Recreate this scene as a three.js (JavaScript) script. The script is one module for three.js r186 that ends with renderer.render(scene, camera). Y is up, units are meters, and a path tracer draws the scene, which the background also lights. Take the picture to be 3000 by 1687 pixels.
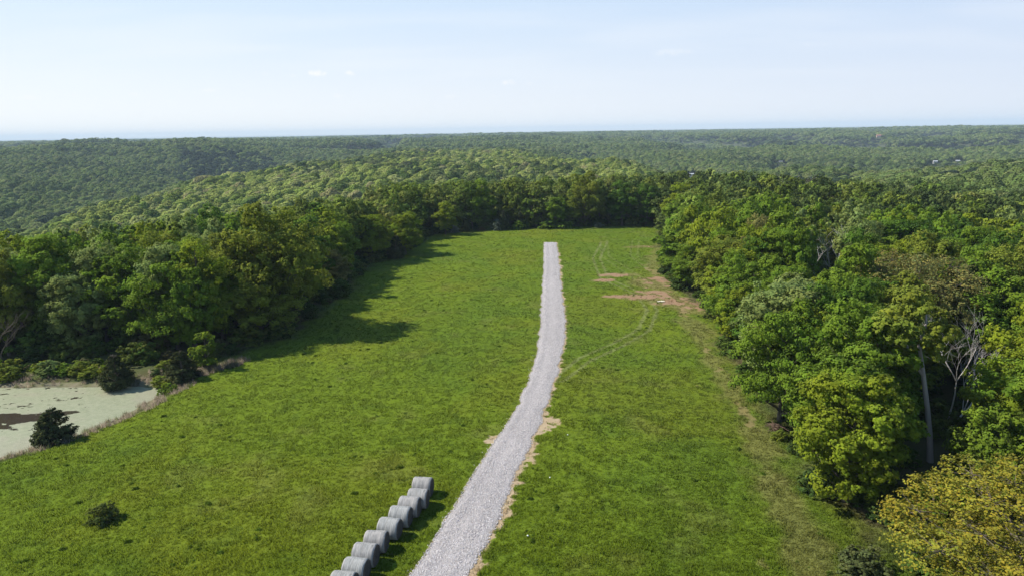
import * as THREE from 'three';
import { mergeGeometries } from 'three/addons/utils/BufferGeometryUtils.js';

// ------------------------------------------------------------------ camera, sky, sun, exposure
const scene = new THREE.Scene();
const camera = new THREE.PerspectiveCamera(2 * Math.atan(843.5 / 2000) * 180 / Math.PI, 3000 / 1687, 0.5, 30000);
camera.position.set(0, 30, 0);
camera.rotation.set(-Math.atan(455.5 / 2000), 0, -0.016, 'XYZ');
const renderer = new THREE.WebGLRenderer({ antialias: true });
renderer.toneMapping = THREE.LinearToneMapping;
renderer.toneMappingExposure = 1.6;
renderer.shadowMap.enabled = true;
const SUN_DIR = new THREE.Vector3(-0.705, 0.70, -0.12).normalize();
const sun = new THREE.DirectionalLight(new THREE.Color(1.0, 0.94, 0.82), 5);
sun.name = 'sun';
sun.position.copy(SUN_DIR).multiplyScalar(400);
sun.target.position.set(0, 0, 0);
sun.castShadow = true;
sun.shadow.radius = 1;
sun.shadow.mapSize.set(4096, 4096);
Object.assign(sun.shadow.camera, { left: -300, right: 300, top: 300, bottom: -300, near: 1, far: 1200 });
scene.add(sun, sun.target);
scene.fog = new THREE.FogExp2(new THREE.Color(0.66, 0.83, 1.0), 0.000095);

// ------------------------------------------------------------------ random numbers and noise
function rng(seed) { let s = seed | 0; return () => { s = (s + 0x6d2b79f5) | 0; let t = Math.imul(s ^ (s >>> 15), 1 | s); t = (t + Math.imul(t ^ (t >>> 7), 61 | t)) ^ t; return ((t ^ (t >>> 14)) >>> 0) / 4294967296; }; }
const hash2 = (x, y) => { let h = Math.imul(x, 374761393) ^ Math.imul(y, 668265263); h = Math.imul(h ^ (h >>> 13), 1274126177); return ((h ^ (h >>> 16)) >>> 0) / 4294967296; };
function vnoise(x, y) {
  const ix = Math.floor(x), iy = Math.floor(y), fx = x - ix, fy = y - iy, u = fx * fx * (3 - 2 * fx), v = fy * fy * (3 - 2 * fy);
  const a = hash2(ix, iy), b = hash2(ix + 1, iy), c = hash2(ix, iy + 1), d = hash2(ix + 1, iy + 1);
  return a + (b - a) * u + (c - a) * v + (a - b - c + d) * u * v;
}
const fbm = (x, y, o = 4) => { let s = 0, a = 0.5, t = 0; for (let i = 0; i < o; i++) { s += a * vnoise(x, y); t += a; a *= 0.5; x = x * 2.03 + 17.1; y = y * 2.03 + 5.7; } return s / t; };
const clamp = (x, a = 0, b = 1) => Math.min(b, Math.max(a, x));
const sstep = (a, b, x) => { const t = clamp((x - a) / (b - a)); return t * t * (3 - 2 * t); };
const lerp = (a, b, t) => a + (b - a) * t;
const mix3 = (a, b, t) => [lerp(a[0], b[0], t), lerp(a[1], b[1], t), lerp(a[2], b[2], t)];
const enc = (c) => Math.round(255 * Math.pow(clamp(c), 1 / 2.2));

// ------------------------------------------------------------------ sky: one computed dome of air, thin cirrus and a few small fair-weather clouds
{
  const Wd = 4096, Hd = 2048, data = new Float32Array(Wd * Hd * 4);
  const puffs = [[-14.94, 4.73, 0.95, 0.3, 0.8], [-12.53, 4.74, 0.63, 0.23, 0.7], [-16.87, 4.52, 0.24, 0.1, 0.5], [-18.88, 4.61, 0.32, 0.1, 0.4], [0.01, 3.93, 0.87, 0.27, 0.6], [1.67, 3.82, 0.32, 0.12, 0.4], [-22.76, 3.4, 0.79, 0.13, 0.45], [-13.62, 3.02, 0.55, 0.2, 0.45], [-27.89, 3.05, 0.48, 0.2, 0.4], [-34.09, 2.76, 0.87, 0.17, 0.45], [-31.51, 2.98, 0.4, 0.15, 0.4], [-4.82, 2.89, 0.79, 0.17, 0.3], [-1.3, 2.85, 0.4, 0.13, 0.3], [12.84, 5.91, 2.22, 0.37, 0.25], [23.11, 5.97, 1.74, 0.27, 0.2]];
  for (let row = 0; row < Hd; row++) {
    const el = ((row + 0.5) / Hd - 0.5) * Math.PI, y = Math.sin(el), ce = Math.cos(el), eld = el * 180 / Math.PI, up = Math.max(0, y);
    for (let col = 0; col < Wd; col++) {
      const az = ((col + 0.5) / Wd - 0.5) * 2 * Math.PI, x = Math.cos(az) * ce, z = Math.sin(az) * ce;
      const cs = x * SUN_DIR.x + y * SUN_DIR.y + z * SUN_DIR.z;
      const h = Math.exp(-up * 4), glow = 0.5 + 0.5 * cs - 0.56, halo = Math.pow(Math.max(0, cs), 24), deep = lerp(1, 0.5, sstep(0.16, 0.95, y));
      let r = lerp(0.165, 0.630, h) * (1 + 0.55 * glow) * deep + 0.3 * halo;
      let g = lerp(0.350, 0.635, h) * (1 + 0.45 * glow) * deep + 0.3 * halo;
      let b = lerp(0.600, 0.635, h) * (1 + 0.2 * glow) * lerp(1, deep, 0.8) + 0.3 * halo;
      if (y > 0.012) {
        // cirrus on a flat high layer
        const k = 1 / (y + 0.10), cx = x * k, cz = z * k;
        const w = fbm(cx * 1.1 + 3.1, cz * 2.6 + 9.2, 5), v = fbm(cx * 0.45 + 31, cz * 0.5 + 7, 3);
        let ci = sstep(0.5, 0.85, w * 0.6 + v * 0.5) * 0.18 * sstep(0.012, 0.12, y);
        // small clouds low over the far country
        const azd = Math.atan2(x, -z) * 180 / Math.PI;
        if (Math.abs(azd) < 60 && eld < 9) for (const [pa, pe, pw, ph, pk] of puffs) {
          const dx = (azd - pa) / pw, dy = (eld - pe) / ph;
          if (Math.abs(dx) > 1.6 || Math.abs(dy) > 2.2) continue;
          const n = fbm(azd * 3.4 + 40, eld * 7 + 11, 4);
          ci = Math.max(ci, sstep(0.0, 0.6, 1.25 - dx * dx - dy * dy - (1 - n) * 1.2) * pk);
        }
        r = lerp(r, 0.66, ci); g = lerp(g, 0.66, ci); b = lerp(b, 0.66, ci);
      }
      if (y < 0) { const t = sstep(0, -0.25, y); r = lerp(r, 0.07, t); g = lerp(g, 0.09, t); b = lerp(b, 0.04, t); }
      data.set([r, g, b, 1], (row * Wd + col) * 4);
    }
  }
  const t = new THREE.DataTexture(data, Wd, Hd, THREE.RGBAFormat, THREE.FloatType);
  t.mapping = THREE.EquirectangularReflectionMapping; t.magFilter = THREE.LinearFilter; t.minFilter = THREE.LinearFilter; t.needsUpdate = true;
  scene.background = t; scene.environment = t;
}

// ------------------------------------------------------------------ helpers for things
const taken = new Map();
const numbered = (n) => { const k = taken.get(n) ?? 0; taken.set(n, k + 1); return k ? `${n}_${String(k).padStart(3, '0')}` : n; };
function tag(o, label, category, group) { o.userData.label = label; if (category) o.userData.category = category; if (group) o.userData.group = group; return o; }
function shade(o) { o.traverse((m) => { if (m.isMesh) { m.castShadow = true; m.receiveShadow = true; } }); return o; }
function add(o, name) { o.name = numbered(name); scene.add(o); return shade(o); }
function part(name, geo, mat, parent) { const m = new THREE.Mesh(geo, mat); m.name = name; parent.add(m); return m; }
const structure = (o, name, label) => { add(o, name); o.userData.kind = 'structure'; o.userData.label = label; return o; };
const stuff = (o, name, label, category) => { add(o, name); o.userData.kind = 'stuff'; tag(o, label, category); return o; };

// ------------------------------------------------------------------ lie of the land (metres; the camera stands at the origin, 30 m up)
const PATH_L = [[-15.5, -20], [-7.5, -41.9], [-6.6, -44.6], [-5.4, -50.0], [-4.1, -55.8], [-2.6, -61.3], [-1.0, -66.3], [0.9, -74.4], [2.5, -83.8], [3.5, -93.9], [4.3, -104.2], [5.6, -126.0], [7.0, -148.9], [9.0, -187.3]];
const PATH_R = [[-10.5, -20], [-3.2, -41.8], [-2.7, -44.0], [-1.8, -47.0], [-1.1, -49.8], [-0.2, -54.6], [0.7, -58.3], [1.8, -62.9], [3.0, -67.6], [4.1, -74.3], [5.4, -80.8], [6.8, -90.1], [8.0, -99.6], [8.9, -111.2], [9.5, -125.7], [10.8, -148.5], [11.8, -168.7], [12.6, -187.3]];
const along = (pts, z) => { for (let i = 1; i < pts.length; i++) if (z >= pts[i][1]) { const [a, b] = [pts[i - 1], pts[i]]; return lerp(a[0], b[0], (z - a[1]) / (b[1] - a[1])); } return pts[pts.length - 1][0]; };
const PATH_END = -187;
const pathL = (z) => along(PATH_L, z) + (fbm(z * 0.55, 3.3, 3) - 0.5) * 0.7;
const pathR = (z) => along(PATH_R, z) + (fbm(z * 0.55, 9.9, 3) - 0.5) * 0.8;
const POND = [[-86, -80], [-65.4, -82.1], [-53.9, -82.5], [-44.2, -81.2], [-43.4, -80.2], [-44.2, -78.3], [-44.6, -74.6], [-45.6, -71.5], [-47.0, -68.7], [-48.0, -66.8], [-49.9, -64.1], [-52.5, -62.0], [-60, -58], [-74, -58], [-86, -66]];
const FIELD = [[-95, 30], [-95, -50], [-75, -52], [-60, -53], [-50, -60], [-41, -76], [-40.5, -84], [-41.7, -88.3], [-38.5, -94.2], [-34.5, -99.9], [-33.5, -113.9], [-32.2, -128.6], [-34.0, -147.7], [-32.3, -167.1], [-25.7, -184.6], [-23.8, -206.8], [-16.7, -210.2], [1.8, -215.2], [21.1, -219.5], [40.2, -218.2], [47.4, -216.4], [45.5, -208], [37.2, -166.4], [32.4, -142.5], [32.1, -124.1], [33.2, -109.7], [29.9, -92.5], [28.0, -78.4], [28.2, -67.7], [26.2, -58.6], [25.0, -51.5], [27.4, -46.8], [27.2, -41.0], [27, 30]];
function sdPoly(P, x, z) {   // signed distance, negative inside
  let d = 1e9, inside = false;
  for (let i = 0, j = P.length - 1; i < P.length; j = i++) {
    const [ax, az] = P[i], [bx, bz] = P[j], ex = bx - ax, ez = bz - az, wx = x - ax, wz = z - az, t = clamp((wx * ex + wz * ez) / (ex * ex + ez * ez));
    d = Math.min(d, Math.hypot(wx - ex * t, wz - ez * t));
    if ((az > z) !== (bz > z) && x < (ex * (z - az)) / ez + ax) inside = !inside;
  }
  return inside ? -d : d;
}
// ground height by bearing (degrees) and distance: ridges and hollows of the wooded country
const COLS = [
  [-65, [[150, 0], [260, -15], [500, -25], [900, -38], [1600, 0], [3000, 5]]],
  [-36.2, [[140, 0], [200, -12], [260, -22], [350, -27], [410, -29], [600, -55], [700, -50], [900, -38], [1200, -22], [1600, 0], [2200, 7], [3000, 5]]],
  [-30.3, [[140, 0], [200, -11], [260, -24], [350, -27], [500, -26], [650, -50], [900, -45], [1200, -28], [1600, 5], [2000, 13], [3000, 5]]],
  [-23.7, [[150, 0], [200, -8], [260, -20], [350, -24], [500, -23], [650, -21], [850, -50], [1100, -46], [1250, -30], [1500, 10], [1750, 14], [2600, 4]]],
  [-16.3, [[170, 0], [200, -4], [260, -14], [350, -20], [500, -18], [800, -15], [1000, -38], [1300, -35], [1600, 0], [2000, 8], [3000, 4]]],
  [-8.3, [[215, 0], [240, -3], [300, -12], [400, -16], [600, -10], [900, -4], [1200, -20], [1600, -15], [2200, 5], [3500, 6]]],
  [0, [[222, 0], [240, -1], [300, -10], [400, -15], [600, -11], [900, -3], [1200, -12], [1600, -8], [2200, 4], [3500, 7]]],
  [8.3, [[225, 0], [245, -1], [300, -9], [420, -12], [600, -8], [900, -35], [1200, -30], [1600, -18], [2200, 0], [3500, 8]]],
  [16.3, [[265, 0], [320, -8], [450, -25], [700, -30], [1000, -30], [1500, -25], [2200, -5], [3500, 8]]],
  [23.7, [[225, 0], [280, -4], [350, -16], [480, -22], [650, -12], [900, -35], [1300, -32], [1800, -20], [2500, 0], [3500, 6]]],
  [30.3, [[150, 0], [200, -1], [300, -6], [450, -12], [600, -10], [900, -30], [1300, -30], [1800, -20], [2500, 0], [3500, 6]]],
  [36.2, [[120, 0], [200, -3], [300, -8], [450, -8], [600, -5], [900, -25], [1300, -28], [1800, -15], [2500, 2], [3500, 6]]],
  [65, [[150, 0], [300, -8], [600, -5], [1300, -20], [2500, 2], [3500, 5]]],
];
function column(c, r) { if (r <= c[0][0]) return c[0][1]; for (let i = 1; i < c.length; i++) if (r < c[i][0]) { const t = sstep(0, 1, Math.log(r / c[i - 1][0]) / Math.log(c[i][0] / c[i - 1][0])); return lerp(c[i - 1][1], c[i][1], t); } return c[c.length - 1][1]; }
function land(x, z) {
  const r = Math.hypot(x, z);
  if (r < 118) return 0;
  let az = clamp(Math.atan2(x, -z) * 180 / Math.PI, -64.9, 64.9), i = 1;
  while (COLS[i][0] < az) i++;
  const t = sstep(0, 1, (az - COLS[i - 1][0]) / (COLS[i][0] - COLS[i - 1][0]));
  let h = lerp(column(COLS[i - 1][1], r), column(COLS[i][1], r), t);
  const rough = sstep(240, 700, r);
  h += rough * ((fbm(x / 260 + 50, z / 260 + 20, 4) - 0.5) * 26 + (fbm(x / 70 + 8, z / 70 + 3, 2) - 0.5) * 6) * lerp(1, 0.75, sstep(2500, 5000, r));
  // ravines cut into the far plateau
  h -= 34 * sstep(1300, 2000, r) * sstep(0.50, 0.34, Math.abs(fbm(x / 620 + 11, z / 620 + 5, 3) - 0.5) * 4 + 0.14) * lerp(1, 0.45, sstep(3500, 7000, r));
  return h;
}
const POND_LEVEL = -0.8;
function ground(x, z) {
  let h = land(x, z);
  if (x < -36 && x > -96 && z > -92 && z < -48) {
    const d = sdPoly(POND, x, z);
    h += d > 0 ? POND_LEVEL * (1 - sstep(0, 4, d)) : POND_LEVEL + Math.max(d, -3) * 0.35;
  }
  const r = Math.hypot(x, z);
  if (r < 300) h += (fbm(x * 0.11 + 4, z * 0.11 + 2, 3) - 0.5) * 0.28 * (z < PATH_END || Math.abs(x - (along(PATH_L, z) + along(PATH_R, z)) / 2) > 4 ? 1 : 0.6);
  return h;
}

// ------------------------------------------------------------------ meadow colours: living grass, dry thatch, bare soil, wheel tracks
const TRACK = [[5.6, -80.1], [9.6, -87.5], [14.8, -93.3], [20.2, -101.1], [23.9, -112.9], [24.0, -124.7], [19.3, -139.4], [20.5, -162.4], [25.6, -186.3]];
const TRACK2 = [[41.2, -184.7], [30.8, -150], [29.5, -118], [27.8, -100.7], [26.0, -79.8], [24.9, -67.8], [23.1, -57.1], [21.5, -48.6], [19.9, -41.2], [17, -20]];
const TRACK3 = [[26, -190], [23, -165], [26, -140], [27, -120]];
const TRACK4 = [[35, -190], [30, -165], [31, -145], [30, -118]];
function dLine(P, x, z) { let d = 1e9; for (let i = 1; i < P.length; i++) { const [ax, az] = P[i - 1], [bx, bz] = P[i], ex = bx - ax, ez = bz - az, t = clamp(((x - ax) * ex + (z - az) * ez) / (ex * ex + ez * ez)); d = Math.min(d, Math.hypot(x - ax - ex * t, z - az - ez * t)); } return d; }
const SOILS = [[29.5, -134.5, 4.6, 3.4], [25, -122.5, 4.2, 2.0], [30, -118, 4.5, 2.6], [33.5, -113, 4.2, 2.4], [22.8, -142.4, 3.4, 1.3], [18.6, -137.5, 2.0, 1.0], [27, -126.5, 3, 1.2], [34, -178, 3.5, 1.2], [20, -123, 2.4, 1.0]];
const GRASS_A = [0.096, 0.142, 0.006], GRASS_B = [0.078, 0.128, 0.007], GRASS_Y = [0.120, 0.142, 0.007], THATCH = [0.17, 0.145, 0.055], SOIL = [0.27, 0.185, 0.125], SAND = [0.36, 0.285, 0.20], LITTER = [0.085, 0.062, 0.034];
let lastBare = 0;
function meadow(x, z) {
  const big = fbm(x * 0.035 + 3, z * 0.03 + 8, 3), mid = fbm(x * 0.18 + 31, z * 0.16 + 4, 3), fine = fbm(x * 1.1, z * 1.0, 3);
  let c = mix3(GRASS_A, GRASS_B, sstep(0.38, 0.68, big * 0.6 + mid * 0.4 + (x > 8 ? 0.04 : -0.05)));
  c = mix3(c, GRASS_Y, 0.5 * sstep(0.50, 0.74, fbm(x * 0.09 + 70, z * 0.075 + 13, 4) + (x < -8 && z > -75 ? 0.06 : 0)));
  c = mix3(c, [0.050, 0.092, 0.008], 0.3 * sstep(0.63, 0.78, fbm(x * 0.5 + 11, z * 0.5 + 90, 3)));
  c = mix3(c, THATCH, 0.16 * sstep(0.60, 0.8, fbm(x * 0.23 + 5, z * 0.23 + 47, 4)) + 0.05 * fine);
  let bare = 0;
  // vehicle tracks pressed in the grass
  const jag = (fine - 0.5) * 0.5;
  for (const [T, gauge, k] of [[TRACK, 0.85, 0.55], [TRACK3, 0.9, 0.26], [TRACK4, 0.9, 0.26]]) { const d = Math.abs(dLine(T, x, z) - gauge) + jag; if (d < 0.5) c = mix3(c, [0.175, 0.185, 0.075], k * 0.95 * (1 - sstep(0.12, 0.45, d))); }
  { const d = dLine(TRACK2, x, z), n = fbm(x * 0.4 + 3, z * 0.3 + 77, 4); if (d < 4) { c = mix3(c, THATCH, 0.5 * (1 - sstep(0.2, 2.4, d + (n - 0.5) * 6))); bare = Math.max(bare, 0.5 * sstep(0.66, 0.76, n - d * 0.06 + fine * 0.08)); } }
  for (const [sx, sz, sw, sh] of SOILS) { const q = ((x - sx) / sw / 1.3) ** 2 + ((z - sz) / sh / 1.5) ** 2; if (q < 4) { const n = fbm(x * 0.42 + 9, z * 0.36 + 2, 5), m = sstep(0.0, 0.35, 1.55 - q * 0.6 - (1 - n) * 2.3 + (fine - 0.5) * 0.9); bare = Math.max(bare, m); c = mix3(c, THATCH, 0.6 * sstep(0, 0.9, 1.5 - q)); } }
  c = mix3(c, mix3(SOIL, [0.24, 0.13, 0.08], fbm(x * 0.9, z * 2, 3)), bare * 0.9);
  // sandy shoulder along the gravel
  if (z > PATH_END - 1) {
    const dr = x - pathR(z), dl = pathL(z) - x;
    const wr = (0.3 + 1.1 * sstep(0.42, 0.75, fbm(z * 0.3 + 6, 1.5, 3))) * (z < -40 && z > -72 ? 1 : 0.25) + 0.1, wl = 0.08 + (Math.abs(z + 63.4) < 1.0 ? 0.6 : 0);
    const e = (fbm(x * 1.7, z * 1.7, 3) - 0.5) * 3.2, s = Math.max(dr > -0.4 ? sstep(0.1, -0.25, dr - wr + e * Math.min(1, wr)) : 0, dl > -0.4 ? sstep(0.1, -0.25, dl - wl + e * Math.min(1, wl)) : 0);
    if (s > 0) { c = mix3(c, mix3(SAND, [0.34, 0.24, 0.15], fine), s * 0.92); bare = Math.max(bare, s); }
  }
  // reed-grey bank of the pond, leaf litter under the woods
  if (x < -38 && z > -90 && z < -50) { const d = sdPoly(POND, x, z); if (d < 4.5) { const k = 1 - sstep(1.2, 3.4, d + (fbm(x * 0.6, z * 0.6, 3) - 0.5) * 2.4); c = mix3(c, mix3([0.21, 0.175, 0.13], [0.10, 0.11, 0.04], fine), k); } }
  const df = sdPoly(FIELD, x, z);
  if (df > -3) { const k = sstep(-1.6, 1.8, df + (fbm(x * 0.35 + 1, z * 0.35, 4) - 0.5) * 4.5); const inPond = x < -38 && z > -83.6 && z < -50; if (!inPond) { c = mix3(c, mix3(LITTER, [0.05, 0.075, 0.02], fbm(x * 0.3, z * 0.3 + 30, 3)), k); } }
  lastBare = bare;
  return c;
}
const FX0 = -112, FX1 = 122, FZ0 = -264, FZ1 = 32;
function gridSheet(x0, x1, z0, z1, nx, nz, height) {
  const p = new Float32Array((nx + 1) * (nz + 1) * 3), uv = new Float32Array((nx + 1) * (nz + 1) * 2), uv1 = new Float32Array((nx + 1) * (nz + 1) * 2), idx = [];
  for (let j = 0, k = 0; j <= nz; j++) for (let i = 0; i <= nx; i++, k++) {
    const u = i / nx, v = j / nz, x = lerp(x0, x1, u), z = lerp(z1, z0, v);
    p.set([x, height(x, z), z], k * 3); uv.set([u, v], k * 2); uv1.set([x / 4, z / 4], k * 2);
    if (i < nx && j < nz) idx.push(k, k + 1, k + nx + 2, k, k + nx + 2, k + nx + 1);
  }
  const g = new THREE.BufferGeometry();
  g.setAttribute('position', new THREE.BufferAttribute(p, 3)); g.setAttribute('uv', new THREE.BufferAttribute(uv, 2)); g.setAttribute('uv1', new THREE.BufferAttribute(uv1, 2));
  g.setIndex(idx); g.computeVertexNormals();
  return g;
}
function texture(w, h, f, srgb, repeat = true) {
  const d = new Uint8Array(w * h * 4);
  for (let j = 0, k = 0; j < h; j++) for (let i = 0; i < w; i++, k += 4) { const c = f(i / w, j / h, i, j); d[k] = c[0]; d[k + 1] = c[1]; d[k + 2] = c[2]; d[k + 3] = 255; }
  const t = new THREE.DataTexture(d, w, h, THREE.RGBAFormat);
  if (srgb) t.colorSpace = THREE.SRGBColorSpace;
  t.wrapS = t.wrapT = repeat ? THREE.RepeatWrapping : THREE.ClampToEdgeWrapping;
  t.magFilter = THREE.LinearFilter; t.minFilter = THREE.LinearMipmapLinearFilter; t.generateMipmaps = true; t.needsUpdate = true;
  return t;
}
// noise that repeats over the unit square
const tnoise = (u, v, n, s = 0) => { const x = u * n, y = v * n, ix = Math.floor(x), iy = Math.floor(y), fx = x - ix, fy = y - iy, a = fx * fx * (3 - 2 * fx), b = fy * fy * (3 - 2 * fy), H = (i, j) => hash2(((i % n) + n) % n + s * 131, ((j % n) + n) % n + s * 57); return lerp(lerp(H(ix, iy), H(ix + 1, iy), a), lerp(H(ix, iy + 1), H(ix + 1, iy + 1), a), b); };
{
  const map = texture(1792, 2048, (u, v) => { const x = lerp(FX0, FX1, u), z = lerp(FZ1, FZ0, v); if (z > -25) return [enc(0.09), enc(0.13), enc(0.012)]; const c = meadow(x, z), n = 0.93 + 0.14 * hash2(Math.floor(u * 1792), Math.floor(v * 2048)); return [enc(c[0] * n), enc(c[1] * n), enc(c[2] * n)]; }, true, false);
  const bump = texture(512, 512, (u, v) => { const n = 255 * (0.35 * tnoise(u, v, 16, 1) + 0.35 * tnoise(u, v, 48, 2) + 0.3 * tnoise(u, v, 128, 3)); return [n, n, n]; }, false);
  bump.channel = 1;
  const m = new THREE.MeshPhysicalMaterial({ map, bumpMap: bump, bumpScale: 0.06, roughness: 1, specularIntensity: 0.08 });
  m.name = 'meadow';
  structure(new THREE.Mesh(gridSheet(FX0, FX1, FZ0, FZ1, 240, 300, ground), m), 'meadow', 'mown green hay meadow on the ridge top with dry and bare patches');
}
// wider country under the woods
{
  const p = [], idx = [], col = [], radii = [], ang = [];
  for (let r = 8; r < 14000; r *= r < 200 ? 1.16 : r < 3000 ? 1.03 : 1.07) radii.push(r);
  for (let a = -180; a <= 180.01; a += Math.abs(a) < 50 ? 0.55 : 3) ang.push(a);
  const n = ang.length;
  radii.forEach((r, j) => ang.forEach((a, i) => {
    const t = a * Math.PI / 180, x = Math.sin(t) * r, z = -Math.cos(t) * r, under = x > FX0 - 3 && x < FX1 + 3 && z > FZ0 - 3 && z < FZ1 + 3;
    p.push(x, (under ? ground(x, z) - 2.6 : land(x, z) - 0.15), z);
    const k = 0.8 + 0.5 * fbm(x / 40, z / 40, 3); col.push(0.040 * k, 0.050 * k, 0.020 * k);
    if (i < n - 1 && j < radii.length - 1) { const q = j * n + i; idx.push(q, q + 1, q + n + 1, q, q + n + 1, q + n); }
  }));
  const g = new THREE.BufferGeometry();
  g.setAttribute('position', new THREE.Float32BufferAttribute(p, 3)); g.setAttribute('color', new THREE.Float32BufferAttribute(col, 3)); g.setIndex(idx); g.computeVertexNormals();
  structure(new THREE.Mesh(g, new THREE.MeshStandardMaterial({ vertexColors: true, roughness: 1 })), 'terrain', 'rolling wooded hills and hollows reaching to the horizon');
}

// ------------------------------------------------------------------ gravel lane
{
  const p = [], uv = [], idx = [], col = [], NC = 14; let rows = 0;
  for (let z = -20; z >= PATH_END; z -= 0.35, rows++) {
    const l = pathL(z), r = pathR(z);
    for (let i = 0; i <= NC; i++) {
      const t = i / NC, endWave = rows * 0.35 + 20 > -PATH_END - 1 ? (vnoise(t * 7, 5) - 0.5) * 0.8 : 0, x = lerp(l, r, t), e = Math.min(t, 1 - t) * 2;
      const rut = -0.018 * (Math.exp(-(((t - 0.28) / 0.09) ** 2)) + Math.exp(-(((t - 0.72) / 0.09) ** 2)));
      p.push(x, ground(x, z + endWave) + (i === 0 || i === NC ? -0.05 : 0.05 + 0.07 * sstep(0, 0.5, e)) + rut + 0.02 * (fbm(x * 2, z * 2, 2) - 0.5), z + endWave);
      uv.push(x / 2.6, z / 2.6);
      const n = fbm(x * 0.5 + 7, z * 0.18, 4), s = fbm(x * 2.2 + 1, z * 0.5, 3), k = 0.9 + 0.22 * (n - 0.5) - 0.12 * sstep(0.55, 0.75, s), edge = 1 - sstep(0.0, 0.14, e + (fbm(x * 1.5, z * 1.5, 2) - 0.5) * 0.2);
      const c = mix3([k, k, k], [0.86, 0.72, 0.56], 0.45 * edge);
      col.push(...c);
      if (i < NC && rows > 0) { const q = rows * (NC + 1) + i, o = q - NC - 1; idx.push(o, o + 1, q + 1, o, q + 1, q); }
    }
  }
  const g = new THREE.BufferGeometry();
  g.setAttribute('position', new THREE.Float32BufferAttribute(p, 3)); g.setAttribute('uv', new THREE.Float32BufferAttribute(uv, 2)); g.setAttribute('color', new THREE.Float32BufferAttribute(col, 3));
  g.setIndex(idx); g.computeVertexNormals();
  // crushed stone: worley cells of differing tone
  const N = 60, cellT = (u, v) => { const x = u * N, y = v * N, ix = Math.floor(x), iy = Math.floor(y); let d1 = 9, d2 = 9, id = 0; for (let a = -1; a <= 1; a++) for (let b = -1; b <= 1; b++) { const cx = ((ix + a) % N + N) % N, cy = ((iy + b) % N + N) % N, px = ix + a + hash2(cx, cy + 900), py = iy + b + hash2(cx + 500, cy), d = Math.hypot(px - x, py - y); if (d < d1) { d2 = d1; d1 = d; id = hash2(cx + 77, cy + 31); } else if (d < d2) d2 = d; } return [d2 - d1, id]; };
  const cells = []; for (let j = 0; j < 768; j++) for (let i = 0; i < 768; i++) cells.push(cellT(i / 768, j / 768));
  const map = texture(768, 768, (u, v, i, j) => { const [e, id] = cells[j * 768 + i], k = (0.28 + 0.30 * id), w = hash2(Math.floor(id * 9999), 3); return [enc(k * (1.03 + 0.05 * w)), enc(k * (0.97 - 0.02 * w)), enc(k * (0.94 + 0.06 * w * (id > 0.5 ? 1 : -1)))]; }, true);
  const bump = texture(768, 768, (u, v, i, j) => { const [e, id] = cells[j * 768 + i], n = 255 * clamp(sstep(0, 0.3, e) * (0.45 + 0.5 * id)); return [n, n, n]; }, false);
  structure(new THREE.Mesh(g, new THREE.MeshStandardMaterial({ map, bumpMap: bump, bumpScale: 0.035, vertexColors: true, roughness: 0.95 })), 'gravel_lane', 'straight-ended lane of pale crushed stone running up the meadow');
  // loose stones lying proud on the lane
  const R = rng(77), st = new THREE.IcosahedronGeometry(0.034, 0), a = st.attributes.position;
  for (let i = 0; i < a.count; i++) { const k = 0.75 + 0.5 * hash2(Math.round(a.getX(i) * 900), Math.round(a.getY(i) * 900 + a.getZ(i) * 77)); a.setXYZ(i, a.getX(i) * k * 1.2, a.getY(i) * k * 0.75, a.getZ(i) * k); }
  st.computeVertexNormals();
  const n = 60000, im = new THREE.InstancedMesh(st, new THREE.MeshStandardMaterial({ roughness: 0.9 }), n), M = new THREE.Matrix4(), q = new THREE.Quaternion(), e = new THREE.Euler(), C = new THREE.Color();
  for (let i = 0; i < n; i++) {
    const z = -38 - Math.pow(R(), 1.7) * 149, spill = R() < 0.07 ? (R() - 0.5) * 1.3 : 0, t = R(), x = lerp(pathL(z), pathR(z), t) + spill, ed = Math.min(t, 1 - t) * 2, s = 0.7 + R() * R() * 1.3;
    e.set(R() * 6, R() * 6, R() * 6); q.setFromEuler(e);
    M.compose(new THREE.Vector3(x, ground(x, z) + 0.05 + (spill ? -0.03 : 0.07 * sstep(0, 0.5, ed)), z), q, new THREE.Vector3(s, s, s)); im.setMatrixAt(i, M);
    const k = 0.33 + 0.22 * R(), w = R(); C.setRGB(k * (1.02 + 0.05 * w), k * 0.97, k * (0.93 + 0.07 * R())); im.setColorAt(i, C);
  }
  stuff(im, 'gravel', 'loose pale crushed stones spread over the lane', 'gravel');
}

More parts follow.
